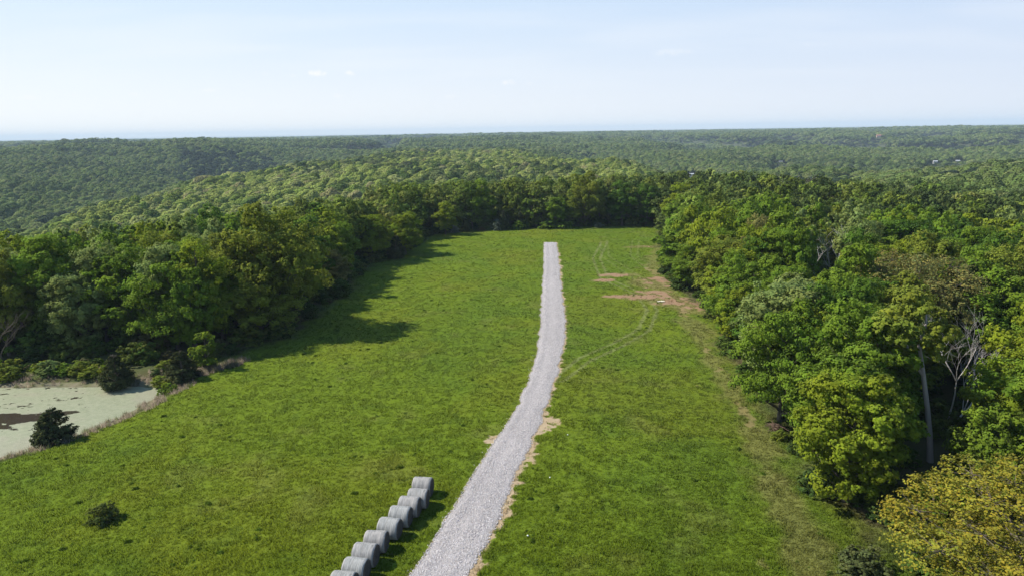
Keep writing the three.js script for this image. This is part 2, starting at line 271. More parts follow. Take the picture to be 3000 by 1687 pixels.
// ------------------------------------------------------------------ pond with a skin of pale algae
{
  const X0 = -88, X1 = -41, Z0 = -85, Z1 = -56;
  const open = (x, z) => {   // 1 where open water shows through
    const n = fbm(x * 0.45 + 3, z * 0.9 + 6, 4), f = fbm(x * 1.6, z * 3.2 + 3, 3);
    let m = 0;
    for (const [cx, cz, w, h] of [[-57.6, -72.6, 5.4, 2.1], [-61.5, -71.2, 4.5, 2.6], [-53.2, -73.9, 3.2, 1.0], [-58.5, -70.2, 3.2, 1.1], [-68, -74, 3, 0.8], [-72, -69, 3.5, 1.3]]) m = Math.max(m, 1.25 - ((x - cx) / w) ** 2 - ((z - cz) / h) ** 2 - (1 - n) * 1.2 + (f - 0.5) * 0.5);
    const slits = (f * 0.6 + n * 0.5 - 0.72) * 3.2 * sstep(-66, -70, z) * sstep(-49, -53, x);
    return sstep(-0.04, 0.1, Math.max(m, slits));
  };
  const map = texture(1536, 1024, (u, v) => { const x = lerp(X0, X1, u), z = lerp(Z1, Z0, v), o = open(x, z), n = fbm(x * 2.5, z * 4, 4), g = hash2(Math.floor(u * 1536), Math.floor(v * 1024)), big = fbm(x * 0.2 + 8, z * 0.3, 3); let c = mix3([0.21, 0.235, 0.135], [0.33, 0.34, 0.225], n); c = mix3(c, [0.30, 0.26, 0.20], 0.35 * sstep(0.55, 0.75, big)); c = c.map((q) => q * (0.72 + 0.56 * g)); c = mix3(c, [0.035, 0.028, 0.02], o); return c.map(enc); }, true, false);
  const rough = texture(768, 512, (u, v) => { const o = open(lerp(X0, X1, u), lerp(Z1, Z0, v)); const q = lerp(150, 14, o); return [q, q, q]; }, false, false);
  const bump = texture(768, 512, (u, v) => { const x = lerp(X0, X1, u), z = lerp(Z1, Z0, v), o = open(x, z), q = 255 * (1 - o) * (0.4 + 0.6 * fbm(x * 5, z * 7, 2)); return [q, q, q]; }, false, false);
  const sh = new THREE.Shape(POND.map(([x, z]) => { const cx = -62, cz = -71, l = Math.hypot(x - cx, z - cz), k = (l + 0.8) / l; return new THREE.Vector2(cx + (x - cx) * k, -(cz + (z - cz) * k)); }));
  const g = new THREE.ShapeGeometry(sh), a = g.attributes.position, uv = g.attributes.uv;
  for (let i = 0; i < a.count; i++) { const x = a.getX(i), z = -a.getY(i); a.setXYZ(i, x, POND_LEVEL, z); uv.setXY(i, (x - X0) / (X1 - X0), (z - Z1) / (Z0 - Z1)); }
  g.computeVertexNormals();
  structure(new THREE.Mesh(g, new THREE.MeshStandardMaterial({ map, roughnessMap: rough, roughness: 1, bumpMap: bump, bumpScale: 0.02 })), 'pond', 'farm pond skinned with pale algae and a patch of dark open water');
}

// ------------------------------------------------------------------ leaves, trunks, branches
class Leaves {
  constructor(n) { this.p = new Float32Array(n * 12); this.n = new Float32Array(n * 12); this.c = new Float32Array(n * 12); this.i = new Uint32Array(n * 6); this.k = 0; this.max = n; }
  leaf(x, y, z, nx, ny, nz, s, w, rot, col) {
    if (this.k >= this.max) return;
    const l = Math.hypot(nx, ny, nz) || 1; nx /= l; ny /= l; nz /= l;
    let tx = ny, ty = -nx, tz = 0; if (Math.abs(nz) > 0.9) { tx = 0; ty = nz; tz = -ny; }
    const tl = Math.hypot(tx, ty, tz) || 1; tx /= tl; ty /= tl; tz /= tl;
    const bx = ny * tz - nz * ty, by = nz * tx - nx * tz, bz = nx * ty - ny * tx, cr = Math.cos(rot), sr = Math.sin(rot);
    const ux = tx * cr + bx * sr, uy = ty * cr + by * sr, uz = tz * cr + bz * sr, vx = bx * cr - tx * sr, vy = by * cr - ty * sr, vz = bz * cr - tz * sr;
    const h = s * 0.5, hw = s * w * 0.5, d = s * 0.12, o = this.k * 12, v4 = this.k * 4;
    const P = [[h, 0, -d], [0, hw, d], [-h, 0, -d], [0, -hw, d]];
    for (let q = 0; q < 4; q++) {
      const [a, b, e] = P[q];
      this.p[o + q * 3] = x + ux * a + vx * b + nx * e; this.p[o + q * 3 + 1] = y + uy * a + vy * b + ny * e; this.p[o + q * 3 + 2] = z + uz * a + vz * b + nz * e;
      const fx = nx + ux * a / s * 0.5 + vx * b / s * 0.6, fy = ny + uy * a / s * 0.5 + vy * b / s * 0.6, fz = nz + uz * a / s * 0.5 + vz * b / s * 0.6, fl = Math.hypot(fx, fy, fz);
      this.n[o + q * 3] = fx / fl; this.n[o + q * 3 + 1] = fy / fl; this.n[o + q * 3 + 2] = fz / fl;
      this.c[o + q * 3] = col[0]; this.c[o + q * 3 + 1] = col[1]; this.c[o + q * 3 + 2] = col[2];
    }
    this.i.set([v4, v4 + 1, v4 + 2, v4, v4 + 2, v4 + 3], this.k * 6);
    this.k++;
  }
  geometry() {
    const g = new THREE.BufferGeometry(), k = this.k;
    g.setAttribute('position', new THREE.BufferAttribute(this.p.slice(0, k * 12), 3)); g.setAttribute('normal', new THREE.BufferAttribute(this.n.slice(0, k * 12), 3)); g.setAttribute('color', new THREE.BufferAttribute(this.c.slice(0, k * 12), 3));
    g.setIndex(new THREE.BufferAttribute(this.i.slice(0, k * 6), 1));
    return g;
  }
}
function tube(pts, radii, sides = 6) {
  const p = [], nn = [], idx = [], T = new THREE.Vector3(), A = new THREE.Vector3(), B = new THREE.Vector3();
  pts.forEach((c, i) => {
    T.subVectors(pts[Math.min(i + 1, pts.length - 1)], pts[Math.max(i - 1, 0)]).normalize();
    A.set(0, 0, 1); if (Math.abs(T.z) > 0.9) A.set(1, 0, 0);
    B.crossVectors(T, A).normalize(); A.crossVectors(B, T).normalize();
    for (let s = 0; s < sides; s++) {
      const a = s / sides * Math.PI * 2, x = A.x * Math.cos(a) + B.x * Math.sin(a), y = A.y * Math.cos(a) + B.y * Math.sin(a), z = A.z * Math.cos(a) + B.z * Math.sin(a);
      p.push(c.x + x * radii[i], c.y + y * radii[i], c.z + z * radii[i]); nn.push(x, y, z);
      if (i < pts.length - 1) { const q = i * sides + s, q2 = i * sides + (s + 1) % sides; idx.push(q, q2, q2 + sides, q, q2 + sides, q + sides); }
    }
  });
  const g = new THREE.BufferGeometry();
  g.setAttribute('position', new THREE.Float32BufferAttribute(p, 3)); g.setAttribute('normal', new THREE.Float32BufferAttribute(nn, 3)); g.setIndex(idx);
  return g;
}
const V = (x, y, z) => new THREE.Vector3(x, y, z);
function limb(a, b, r0, r1, R, sag, sides = 5, seg = 5) {
  const pts = [], rad = [], l = a.distanceTo(b);
  for (let i = 0; i <= seg; i++) { const t = i / seg, w = Math.sin(t * Math.PI); pts.push(V(lerp(a.x, b.x, t) + (R() - 0.5) * l * 0.09 * w, lerp(a.y, b.y, t) + sag * l * w + (R() - 0.5) * l * 0.07 * w, lerp(a.z, b.z, t) + (R() - 0.5) * l * 0.09 * w)); rad.push(lerp(r0, r1, Math.pow(t, 0.8))); }
  return tube(pts, rad, sides);
}
// A broadleaf tree: trunk with limbs that end in boughs, each bough a cloud of leafy sprays.
function broadleaf(o) {
  const R = rng(o.seed), H = o.h, CR = o.r, base = o.base ?? 0.25, cy = H * (base + 1) / 2 * 0.98, ry = H * (1 - base) / 2, wood = [];
  const L = new Leaves(o.lobes * o.sprays * o.leaves), lean = V((R() - 0.5) * 0.06 * H, 0, (R() - 0.5) * 0.06 * H);
  const trunkAt = (t) => V(lean.x * t * t + Math.sin(t * 5 + o.seed) * 0.02 * H * t, t * H * 0.82, lean.z * t * t + Math.cos(t * 4 + o.seed) * 0.02 * H * t);
  const tr = (o.trunk ?? 0.018) * H, tp = [], tq = [];
  for (let i = 0; i <= 8; i++) { tp.push(trunkAt(i / 8)); tq.push(tr * (i === 0 ? 1.5 : 1.05 - 0.85 * i / 8)); }
  tp[0].y = -0.4;
  wood.push(tube(tp, tq, o.sides ?? 7));
  const done = [];
  for (let b = 0; b < o.lobes; b++) {
    let best = null, bestD = -1;
    for (let k = 0; k < 6; k++) {   // spread the boughs over the crown
      const u = b < 2 ? 0.9 : R() * 1.85 - 0.92, a = R() * Math.PI * 2, s = Math.sqrt(Math.max(0, 1 - u * u)), f = (b % 4 === 3 ? 0.30 + R() * 0.3 : 0.60 + R() * 0.26) * (o.ragged ? 0.8 + R() * 0.45 : 1);
      const shape = u < 0 ? 1 - 0.25 * u * u : 1 - (o.point ?? 0.12) * u;
      const c = V(Math.cos(a) * s * CR * f * shape + lean.x * 0.6, cy + u * ry * f, Math.sin(a) * s * CR * f * shape + lean.z * 0.6);
      const d = done.reduce((m, q) => Math.min(m, q.distanceTo(c)), 99);
      if (d > bestD) { bestD = d; best = c; }
    }
    done.push(best);
    const lr = CR * (0.27 + R() * 0.17) * (o.lobe ?? 1), tone = 0.84 + R() * 0.3, warm = (R() - 0.5) * 0.16;
    const t0 = clamp((best.y - lr * 0.6 - best.clone().setY(0).length() * 0.55) / (H * 0.82), base * 0.6, 0.95);
    if (o.limbs !== false) wood.push(limb(trunkAt(t0), best, tr * (0.55 - 0.3 * t0), tr * 0.10, R, -0.06, o.sides ? 4 : 5, o.sides ? 3 : 5));
    for (let s = 0; s < o.sprays; s++) {
      const u = R() * 1.7 - 0.7, a = R() * Math.PI * 2, q = Math.sqrt(Math.max(0, 1 - u * u)), f = s % 5 === 4 ? 0.35 + R() * 0.4 : 0.78 + R() * 0.3;
      const ox = Math.cos(a) * q, oy = u, oz = Math.sin(a) * q, sx = best.x + ox * lr * f, sy = Math.max(best.y + oy * lr * f * 0.78, o.floor ?? 0.3), sz = best.z + oz * lr * f;
      const sr = lr * (o.sprayR ?? 0.30) * (0.7 + R() * 0.6), st = tone * (0.88 + R() * 0.24);
      if (o.twigs && s % 3 === 0) wood.push(limb(best, V(sx, sy, sz), tr * 0.09, tr * 0.03, R, 0.02, 3, 2));
      for (let l = 0; l < o.leaves; l++) {
        const u2 = R() * 2 - 1, a2 = R() * 6.283, q2 = Math.sqrt(1 - u2 * u2), f2 = 0.45 + 0.6 * R(), dx = Math.cos(a2) * q2, dy = u2, dz = Math.sin(a2) * q2;
        const j = st * (0.86 + R() * 0.28), hue = warm + (R() - 0.5) * (0.12 + (o.autumn ?? 0));
        const k = o.loose ?? 0.95;
        L.leaf(sx + dx * sr * f2, sy + dy * sr * f2 * 0.8, sz + dz * sr * f2, ox * 0.8 + dx * 0.45 + (R() - 0.5) * k, oy * 0.6 + dy * 0.45 + 0.35 + (R() - 0.5) * k, oz * 0.8 + dz * 0.45 + (R() - 0.5) * k, o.leaf * (0.65 + R() * 0.7), 0.72, R() * 6.283, [j * (1 + hue), j, j * (1 - hue * 0.6)]);
      }
    }
  }
  return { trunk: mergeGeometries(wood), crown: L.geometry() };
}
// An eastern cedar: a dense ragged cone of upswept sprays.
function conifer(o) {
  const R = rng(o.seed), H = o.h, L = new Leaves(o.n), wood = [tube([V(0, -0.3, 0), V(0.03, H * 0.5, 0), V(0, H * 0.95, 0.02)], [0.035 * H, 0.02 * H, 0.004 * H], 6)];
  const arms = 150;
  const list = [];
  for (let k = 0; k < arms; k++) { const t = Math.pow(R(), 1.35) * 0.95, a = R() * 6.283, len = o.r * (Math.pow(1 - t, 0.7) * (0.72 + R() * 0.42) * sstep(-0.25, 0.12, t)) + 0.12; list.push([t, a, len, 0.8 + R() * 0.4]); if (k % 3 === 0) wood.push(limb(V(0, t * H, 0), V(Math.cos(a) * len * 0.8, t * H + len * 0.4, Math.sin(a) * len * 0.8), 0.008 * H, 0.003 * H, R, 0, 3, 2)); }
  for (let k = 0; k < o.n; k++) {
    const [t, a, len, tone] = list[Math.floor(R() * arms)], f = 0.25 + 0.8 * Math.sqrt(R()), w = len * 0.2;
    const x = Math.cos(a) * len * f + (R() - 0.5) * w, z = Math.sin(a) * len * f + (R() - 0.5) * w, y = Math.max(0.08, t * H * 0.94 + len * f * 0.28 + (R() - 0.5) * w * 1.3), j = tone * (0.75 + R() * 0.5);
    L.leaf(x, y, z, Math.cos(a) + (R() - 0.5) * 1.4, 0.35 + (R() - 0.5), Math.sin(a) + (R() - 0.5) * 1.4, o.leaf * (0.6 + R() * 0.8), 0.34, Math.PI / 2 + (R() - 0.5) * 1.6, [j * (1 + (R() - 0.5) * 0.25), j, j]);
  }
  return { trunk: mergeGeometries(wood), crown: L.geometry() };
}
// A leafless tree, branches forking to twigs.
function snag(o) {
  const R = rng(o.seed), wood = [];
  const grow = (p, d, len, r, k) => {
    const seg = 4, pts = [p.clone()], rad = [r], q = p.clone(), dir = d.clone();
    for (let i = 1; i <= seg; i++) { dir.add(V((R() - 0.5) * 0.32, (R() - 0.42) * 0.2, (R() - 0.5) * 0.32)).normalize(); q.addScaledVector(dir, len / seg); pts.push(q.clone()); rad.push(lerp(r, r * 0.55, i / seg)); }
    wood.push(tube(pts, rad, k > 1 ? 6 : 4));
    if (k <= 0) return;
    const n = k > 2 ? o.fork ?? 3 : 3 + Math.floor(R() * 2);
    for (let i = 0; i < n; i++) { const at = pts[i === 0 ? seg : 2 + Math.floor(R() * 3)], a = R() * 6.283, sp = 0.35 + R() * 0.5, nd = dir.clone().add(V(Math.cos(a) * sp, (R() - 0.2) * 0.4, Math.sin(a) * sp)).normalize(); grow(at.clone(), nd, len * (0.5 + R() * 0.3), r * (0.42 + R() * 0.16), k - 1); }
  };
  grow(V(0, -0.3, 0), V(0.04, 1, 0.03).normalize(), o.h * (o.bole ?? 0.45), o.h * (o.girth ?? 0.014), o.levels ?? 4);
  return mergeGeometries(wood);
}

// ------------------------------------------------------------------ leaf and bark materials
const leafMat = (name, r, g, b, through = 0.42) => { const m = new THREE.MeshPhysicalMaterial({ color: new THREE.Color().setRGB(r, g, b), vertexColors: true, roughness: 1, specularIntensity: 0.08, transmission: through, thickness: 0, side: THREE.DoubleSide }); m.name = name; return m; };
const bark = new THREE.MeshStandardMaterial({ color: new THREE.Color().setRGB(0.11, 0.09, 0.07), roughness: 1 });
const palebark = new THREE.MeshStandardMaterial({ color: new THREE.Color().setRGB(0.36, 0.31, 0.29), roughness: 0.95 });
const silver = new THREE.MeshStandardMaterial({ color: new THREE.Color().setRGB(0.45, 0.42, 0.40), roughness: 0.9 });
const KINDS = {
  green: ['green', leafMat('leaf_green', 0.14, 0.222, 0.02)],
  yellow_green: ['yellow-green', leafMat('leaf_yellow_green', 0.19, 0.248, 0.018)],
  deep: ['deep green', leafMat('leaf_deep', 0.085, 0.16, 0.018)],
  olive: ['olive green', leafMat('leaf_olive', 0.175, 0.215, 0.026)],
  pale: ['sage', leafMat('leaf_pale', 0.205, 0.265, 0.075)],
  tan: ['tan budding', leafMat('leaf_tan', 0.215, 0.205, 0.06)],
};
const yellowLeaf = leafMat('leaf_yellow', 0.27, 0.25, 0.03), cedarLeaf = leafMat('leaf_cedar', 0.066, 0.080, 0.030, 0.15), limeLeaf = leafMat('leaf_lime', 0.15, 0.22, 0.02);
const stuffLeaf = leafMat('leaf_wood', 1, 1, 1, 0.30);

const NEAR = [
  broadleaf({ seed: 11, h: 15, r: 5.2, base: 0.05, lobes: 30, sprays: 26, leaves: 32, leaf: 0.33 }),
  broadleaf({ seed: 12, h: 15, r: 4.6, base: 0.06, lobes: 28, sprays: 26, leaves: 32, leaf: 0.31, point: 0.3 }),
  broadleaf({ seed: 13, h: 15, r: 5.8, base: 0.10, lobes: 34, sprays: 25, leaves: 30, leaf: 0.34, ragged: true }),
  broadleaf({ seed: 14, h: 15, r: 4.9, base: 0.02, lobes: 32, sprays: 25, leaves: 32, leaf: 0.30, lobe: 0.9 }),
];
const YOUNG = broadleaf({ seed: 15, h: 8, r: 4.4, base: -0.05, lobes: 34, sprays: 24, leaves: 24, leaf: 0.26, lobe: 0.8 });
const MID = [21, 22, 23, 24, 25].map((seed, i) => broadleaf({ seed, h: 15, r: 4.6 + (i % 3) * 0.6, base: 0.05 + 0.03 * (i % 3), lobes: 19, sprays: 18, leaves: 15, leaf: 0.55, sides: 5, point: i % 2 ? 0.3 : 0.1, ragged: i === 3 }));
// A distant crown: the leafy skin of a domed tree, lobed and uneven.
function dome(o) {
  const R = rng(o.seed), L = new Leaves(o.n), lobes = [];
  for (let i = 0; i < o.lobes; i++) { const u = i === 0 ? 1 : R() * 1.25 - 0.3, a = i * 2.4 + R(), q = Math.sqrt(Math.max(0, 1 - u * u)), f = 0.42 + R() * 0.22; lobes.push([Math.cos(a) * q * o.r * f, o.h * 0.52 + u * o.h * 0.40 * f, Math.sin(a) * q * o.r * f, o.r * (0.46 + R() * 0.16), 0.86 + R() * 0.28]); }
  for (let k = 0, guard = 0; k < o.n && guard < o.n * 12; guard++) {
    const b = lobes[Math.floor(R() * o.lobes)], u = R() * 1.72 - 0.72, a = R() * 6.283, q = Math.sqrt(Math.max(0, 1 - u * u)), nx = Math.cos(a) * q, nz = Math.sin(a) * q, f = 0.9 + R() * 0.16;
    const x = b[0] + nx * b[3] * f, y = b[1] + u * b[3] * f * 1.05, z = b[2] + nz * b[3] * f;
    if (y < 0.5 || lobes.some((c) => c !== b && Math.hypot(x - c[0], (y - c[1]) / 1.05, z - c[2]) < c[3] * 0.86)) continue;
    const j = b[4] * (0.84 + R() * 0.32), w = (R() - 0.5) * 0.12;
    L.leaf(x, y, z, nx + (R() - 0.5) * 0.75, u + 0.15 + (R() - 0.5) * 0.75, nz + (R() - 0.5) * 0.75, o.leaf * (0.7 + R() * 0.6), 0.8, R() * 6.283, [j * (1 + w), j, j * (1 - w)]); k++;
  }
  return L.geometry();
}
const FAR = [31, 32, 33, 34].map((seed, i) => dome({ seed, h: 15, r: 4.5 + (i % 3) * 0.4, lobes: 6 + i, n: 900, leaf: 1.0 }));
const DIM = [41, 42].map((seed) => dome({ seed, h: 15, r: 5.0, lobes: 5, n: 200, leaf: 2.0 }));
const SHRUB = [51, 52].map((seed) => broadleaf({ seed, h: 2.2, r: 1.3, base: -0.4, lobes: 18, sprays: 14, leaves: 18, leaf: 0.16, floor: 0.06, sides: 4, limbs: true, trunk: 0.012 }));
const CEDAR = [61, 62].map((seed, i) => conifer({ seed, h: 4, r: 1.5 + 0.2 * i, n: 9000, leaf: 0.24 }));

// ------------------------------------------------------------------ placing trees
const inView = (x, y, z) => { const v = V(x, y, z).project(camera); return Math.abs(v.x) < 1.22 && v.y > -1.7 && v.z < 1 && z < -5; };
camera.updateMatrixWorld(true); camera.updateProjectionMatrix();
const placed = [];   // [x, z, crown radius] of every near tree
function tree(src, leaf, wood, x, z, h, r, turn, name, label, group, y = null) {
  const t = new THREE.Group();
  part('trunk', src.trunk, wood, t); part('crown', src.crown, leaf, t);
  t.position.set(x, y ?? ground(x, z), z); t.rotation.y = turn; t.scale.set(r, h, r);
  placed.push([x, z, r * 5]);
  return tag(add(t, name), label, 'tree', group);
}
// trees one can name: [x, z, height, crown radius, kind, variant, label]
const G_LEFT = 'trees of the wood beside the pond', G_FAR = 'trees along the far end of the meadow', G_RIGHT = 'trees of the wood along the right side';
const NAMED = [
  [-37, -105, 19.6, 7.2, 'olive', 2, 'tallest broad olive-green tree of the left wood, casting the longest shadow on the meadow', G_LEFT],
  [-45.2, -97, 16.4, 4.8, 'yellow_green', 1, 'yellow-green tree behind the leafy sapling, brightest in the dark pond-side wood', G_LEFT],
  [-68.5, -99, 17.8, 6.0, 'green', 0, 'big round-topped green tree behind the left end of the pond', G_LEFT],
  [-57, -97.5, 15.6, 5.8, 'green', 3, 'wide grey-green tree behind the middle of the pond, between two taller crowns', G_LEFT],
  [-33.8, -163.5, 12.2, 4.8, 'yellow_green', 0, 'low bright green tree, left one of the sunlit pair at the meadow corner', G_LEFT],
  [-27.2, -172, 11.4, 4.8, 'yellow_green', 3, 'low bright green tree, right one of the sunlit pair at the meadow corner', G_LEFT],
  [-34.8, -132, 8.6, 3.2, 'tan', 1, 'small tan budding tree at the shaded edge of the left wood', G_LEFT],
  [-36.6, -144, 12.5, 4.0, 'green', 1, 'slim fresh green tree just behind the tan budding tree', G_LEFT],
  [-41, -118, 15.5, 4.6, 'olive', 3, 'narrow olive tree behind the tallest tree of the left wood', G_LEFT],
  [-20, -206.5, 10.4, 3.6, 'yellow_green', 1, 'small pale green tree standing in front of the far tree line', G_FAR],
  [-9.6, -219, 16.6, 4.6, 'green', 1, 'tall bright-topped tree in the left half of the far tree line', G_FAR],
  [24, -221, 17.2, 6.2, 'olive', 2, 'tallest wide tree of the far tree line, behind the right side of the lane end', G_FAR],
  [14.5, -218, 10.5, 4.2, 'green', 0, 'round fresh green tree low in the far tree line beyond the lane end', G_FAR],
  [36, -220, 14.9, 5.0, 'deep', 1, 'dark green tree right of the tallest in the far tree line', G_FAR],
  [44, -219.5, 14.2, 5.2, 'deep', 3, 'dark round tree at the right end of the far tree line', G_FAR],
  [30.2, -35.2, 11.0, 7.0, 'yellow', 2, 'golden-yellow oak nearest the camera, filling the lower right corner', G_RIGHT],
  [32.0, -75.5, 14.5, 6.6, 'pale', 0, 'light sage tree with bright clumped leaves at the right wood edge', G_RIGHT],
  [49, -80, 16.5, 7.6, 'tan', 2, 'large brownish budding tree amid the green right-hand wood', G_RIGHT],
  [27.2, -50.8, 12.0, 4.4, 'yellow_green', 0, 'leafy tree bulging over the grass, nearest green tree at the right field edge', G_RIGHT],
  [31.5, -59, 15.5, 5.2, 'green', 3, 'tall green tree above the bulging edge tree, left of the pale leaning trunk', G_RIGHT],
  [40.5, -51.5, 8.2, 4.6, 'lime', 1, 'vivid green young tree just above the golden oak', G_RIGHT],
  [32.6, -46.6, 4.6, 2.7, 'lime', 0, 'smallest vivid green bushy tree between the golden oak and the dark gap', G_RIGHT],
  [28.0, -67, 12.6, 4.4, 'green', 2, 'edge tree with pale clumps overhanging the worn track', G_RIGHT],
  [31.5, -91.5, 9.6, 3.2, 'yellow_green', 3, 'slim yellow-green tree at the wood edge below the bare soil', G_RIGHT],
  [36.5, -113.5, 13.2, 6.2, 'olive', 0, 'wide olive tree whose skirt reaches down beside the bare soil', G_RIGHT],
  [33.8, -128, 9.6, 4.0, 'green', 1, 'dense green tree at the wood corner just above the bare soil', G_RIGHT],
  [40, -103.5, 14.6, 5.8, 'yellow_green', 2, 'bright broad tree behind the olive skirted tree', G_RIGHT],
  [44, -166, 15.8, 6.6, 'green', 0, 'rounded green tree heading the right wood halfway along the meadow', G_RIGHT],
  [41.0, -150, 15.2, 6.2, 'green', 3, 'deep rounded tree in front of the heading tree, its foot in the meadow', G_RIGHT],
  [51, -200, 15.5, 6.0, 'yellow_green', 1, 'spreading yellow-green tree at the far right corner of the meadow', G_RIGHT],
  [63.5, -110, 16.5, 6.8, 'deep', 0, 'dark heavy tree right of the bare forked snag', G_RIGHT],
  [56, -75, 14.5, 5.6, 'green', 1, 'clumpy green tree above the fallen bare limbs', G_RIGHT],
  [22.8 + 13, -62.5 - 9, 13.8, 4.6, 'deep', 2, 'shaded deep green tree behind the edge trees, left of the bare white trunk', G_RIGHT],
];
NAMED.forEach(([x, z, h, r, kind, v, label, group], i) => {
  const leaf = kind === 'yellow' ? yellowLeaf : kind === 'lime' ? limeLeaf : KINDS[kind][1];
  let src = NEAR[v], R0 = [5.2, 4.6, 5.8, 4.9][v], H0 = 15;
  if (kind === 'lime') { src = YOUNG; R0 = 4.4; H0 = 8; }
  if (kind === 'yellow') { src = broadleaf({ seed: 99, h: 15, r: 5.8, base: 0.15, lobes: 40, sprays: 34, leaves: 26, leaf: 0.17, twigs: true, trunk: 0.018, lobe: 0.8, loose: 1.4, sprayR: 0.26, autumn: 0.22 }); R0 = 5.8; }
  if (kind === 'tan' && h > 12) { src = broadleaf({ seed: 98, h: 15, r: 5.8, base: 0.18, lobes: 36, sprays: 30, leaves: 24, leaf: 0.20, twigs: true, lobe: 0.85, loose: 1.3, autumn: 0.3 }); R0 = 5.8; }
  tree(src, leaf, bark, x, z, h / H0, r / R0, i * 2.4, 'broadleaf_tree', label, group);
});

// cedars and other single plants
const cedar = (x, z, h, r, k, label, group) => tree(CEDAR[k], cedarLeaf, bark, x, z, h / 4, r / (1.5 + 0.2 * k), x, 'cedar_tree', label, group);
cedar(-47.4, -65.3, 4.3, 2.0, 0, 'dark bushy cedar standing alone on the near bank of the pond');
cedar(-50.3, -81.9, 4.6, 2.1, 1, 'dark cedar on the far bank of the pond, half over the water');
cedar(-42.3, -82.6, 4.4, 1.9, 0, 'brownish cedar at the tip of the pond beside the dry grass');
[[-2.4, -214.6, 6.5, 2.2], [2.8, -216.5, 5.6, 1.7], [-14, -211.5, 4.8, 1.6]].forEach(([x, z, h, r], i) => cedar(x, z, h, r, i % 2, ['dark cedar at the foot of the far tree line, left of the lane end', 'slim dark cedar near the lane end under the far trees', 'low dark cedar at the left corner of the far tree line'][i], 'cedars under the far tree line'));
[[-46, -118, 12, 2.6], [-60, -128, 12, 2.6], [-44, -178, 12.5, 3], [-40, -184, 12, 3], [-48, -186, 12, 3], [-28.5, -166.5, 6, 2.4]].forEach(([x, z, h, r], i) => cedar(x, z, h, r, i % 2, ['dark pointed cedar rising behind the tallest tree of the left wood', 'dark pointed cedar deep in the left wood behind the yellow-green tree', 'reddish dark cedar behind the sunlit pair, leftmost of three', 'reddish dark cedar behind the sunlit pair, middle of three', 'reddish dark cedar behind the sunlit pair, hindmost of three', 'low dark cedar between the sunlit pair at the meadow corner'][i], 'dark cedars in the left wood'));
function shrub(x, z, h, r, mat, label, group, k = 0, name = 'shrub') {
  const t = new THREE.Group(); part('stems', SHRUB[k].trunk, bark, t); part('foliage', SHRUB[k].crown, mat, t);
  t.position.set(x, ground(x, z), z); t.rotation.y = x * 3 + z; t.scale.set(r / 1.3, h / 2.2, r / 1.3);
  return tag(add(t, name), label, 'shrub', group);
}
const greyLeaf = leafMat('leaf_grey', 0.16, 0.19, 0.13), duskLeaf = leafMat('leaf_dusk', 0.095, 0.12, 0.026);
shrub(-33.2, -49.6, 1.6, 1.15, duskLeaf, 'lone dark bush in the open grass of the left meadow');
shrub(23.8, -41.6, 2.0, 1.7, leafMat('leaf_grey_green', 0.105, 0.125, 0.042), 'grey-green bush on the grass beside the golden oak');
shrub(26.3, -62.6, 1.1, 0.9, KINDS.olive[1], 'small olive bush below the brush pile at the right wood edge', null, 1);
shrub(-42.6, -79.2, 1.5, 1.2, limeLeaf, 'bright lime bush at the tip of the pond');
shrub(-44.9, -82.4, 1.3, 1.4, KINDS.olive[1], 'low olive bush on the far bank left of the lime bush', null, 1);
tree(broadleaf({ seed: 71, h: 15, r: 5, base: 0.05, lobes: 14, sprays: 16, leaves: 10, leaf: 0.9, ragged: true, twigs: true }), limeLeaf, bark, -40.9, -86.6, 5.0 / 15, 1.8 / 5, 0.5, 'young_sapling', 'leafy light green sapling in front of the dark wood by the pond tip');
[[-17.6, -209.6, 2.6, 1.8, 'left of the far cedars'], [-4.6, -213.6, 3.6, 2.0, 'between the far cedars'], [28, -217, 1.8, 1.6, 'under the tallest far tree']].forEach(([x, z, h, r, w], i) => shrub(x, z, h, r, greyLeaf, `silvery bush at the foot of the far tree line, ${w}`, 'silvery bushes of the far tree line', i % 2));
[[2.2, -214.8, 3.0, 2.2, 'beside the lane end'], [12, -216.5, 2.6, 3.4, 'beneath the round fresh green tree'], [17, -217, 2.6, 3.4, 'right of the lane end']].forEach(([x, z, h, r, w], i) => shrub(x, z, h, r, KINDS.green[1], `low green bush under the far tree line ${w}`, 'green bushes of the far tree line', i % 2));
{
  const R = rng(404), names = ['olive', 'green', 'pale', 'yellow_green', 'olive'];
  const nth = ['first', 'second', 'third', 'fourth', 'fifth', 'sixth', 'seventh', 'eighth', 'ninth', 'tenth', 'eleventh', 'twelfth', 'thirteenth', 'fourteenth', 'fifteenth', 'sixteenth']; let no = 0;
  for (let i = 0; i < 12; i++) { const x = -46.4 - i * 2.1 - R(), z = -84.0 - R() * 3.4; if (Math.abs(x + 50.3) < 1.6) continue; const k = names[i % 5]; shrub(x, z, 1.0 + R() * 0.9, 1.2 + R() * 0.7, KINDS[k][1], `${KINDS[k][0]} bush on the far pond bank, ${nth[no++]} from the pond tip`, 'bushes along the far bank of the pond', i % 2, 'bank_shrub'); }
}
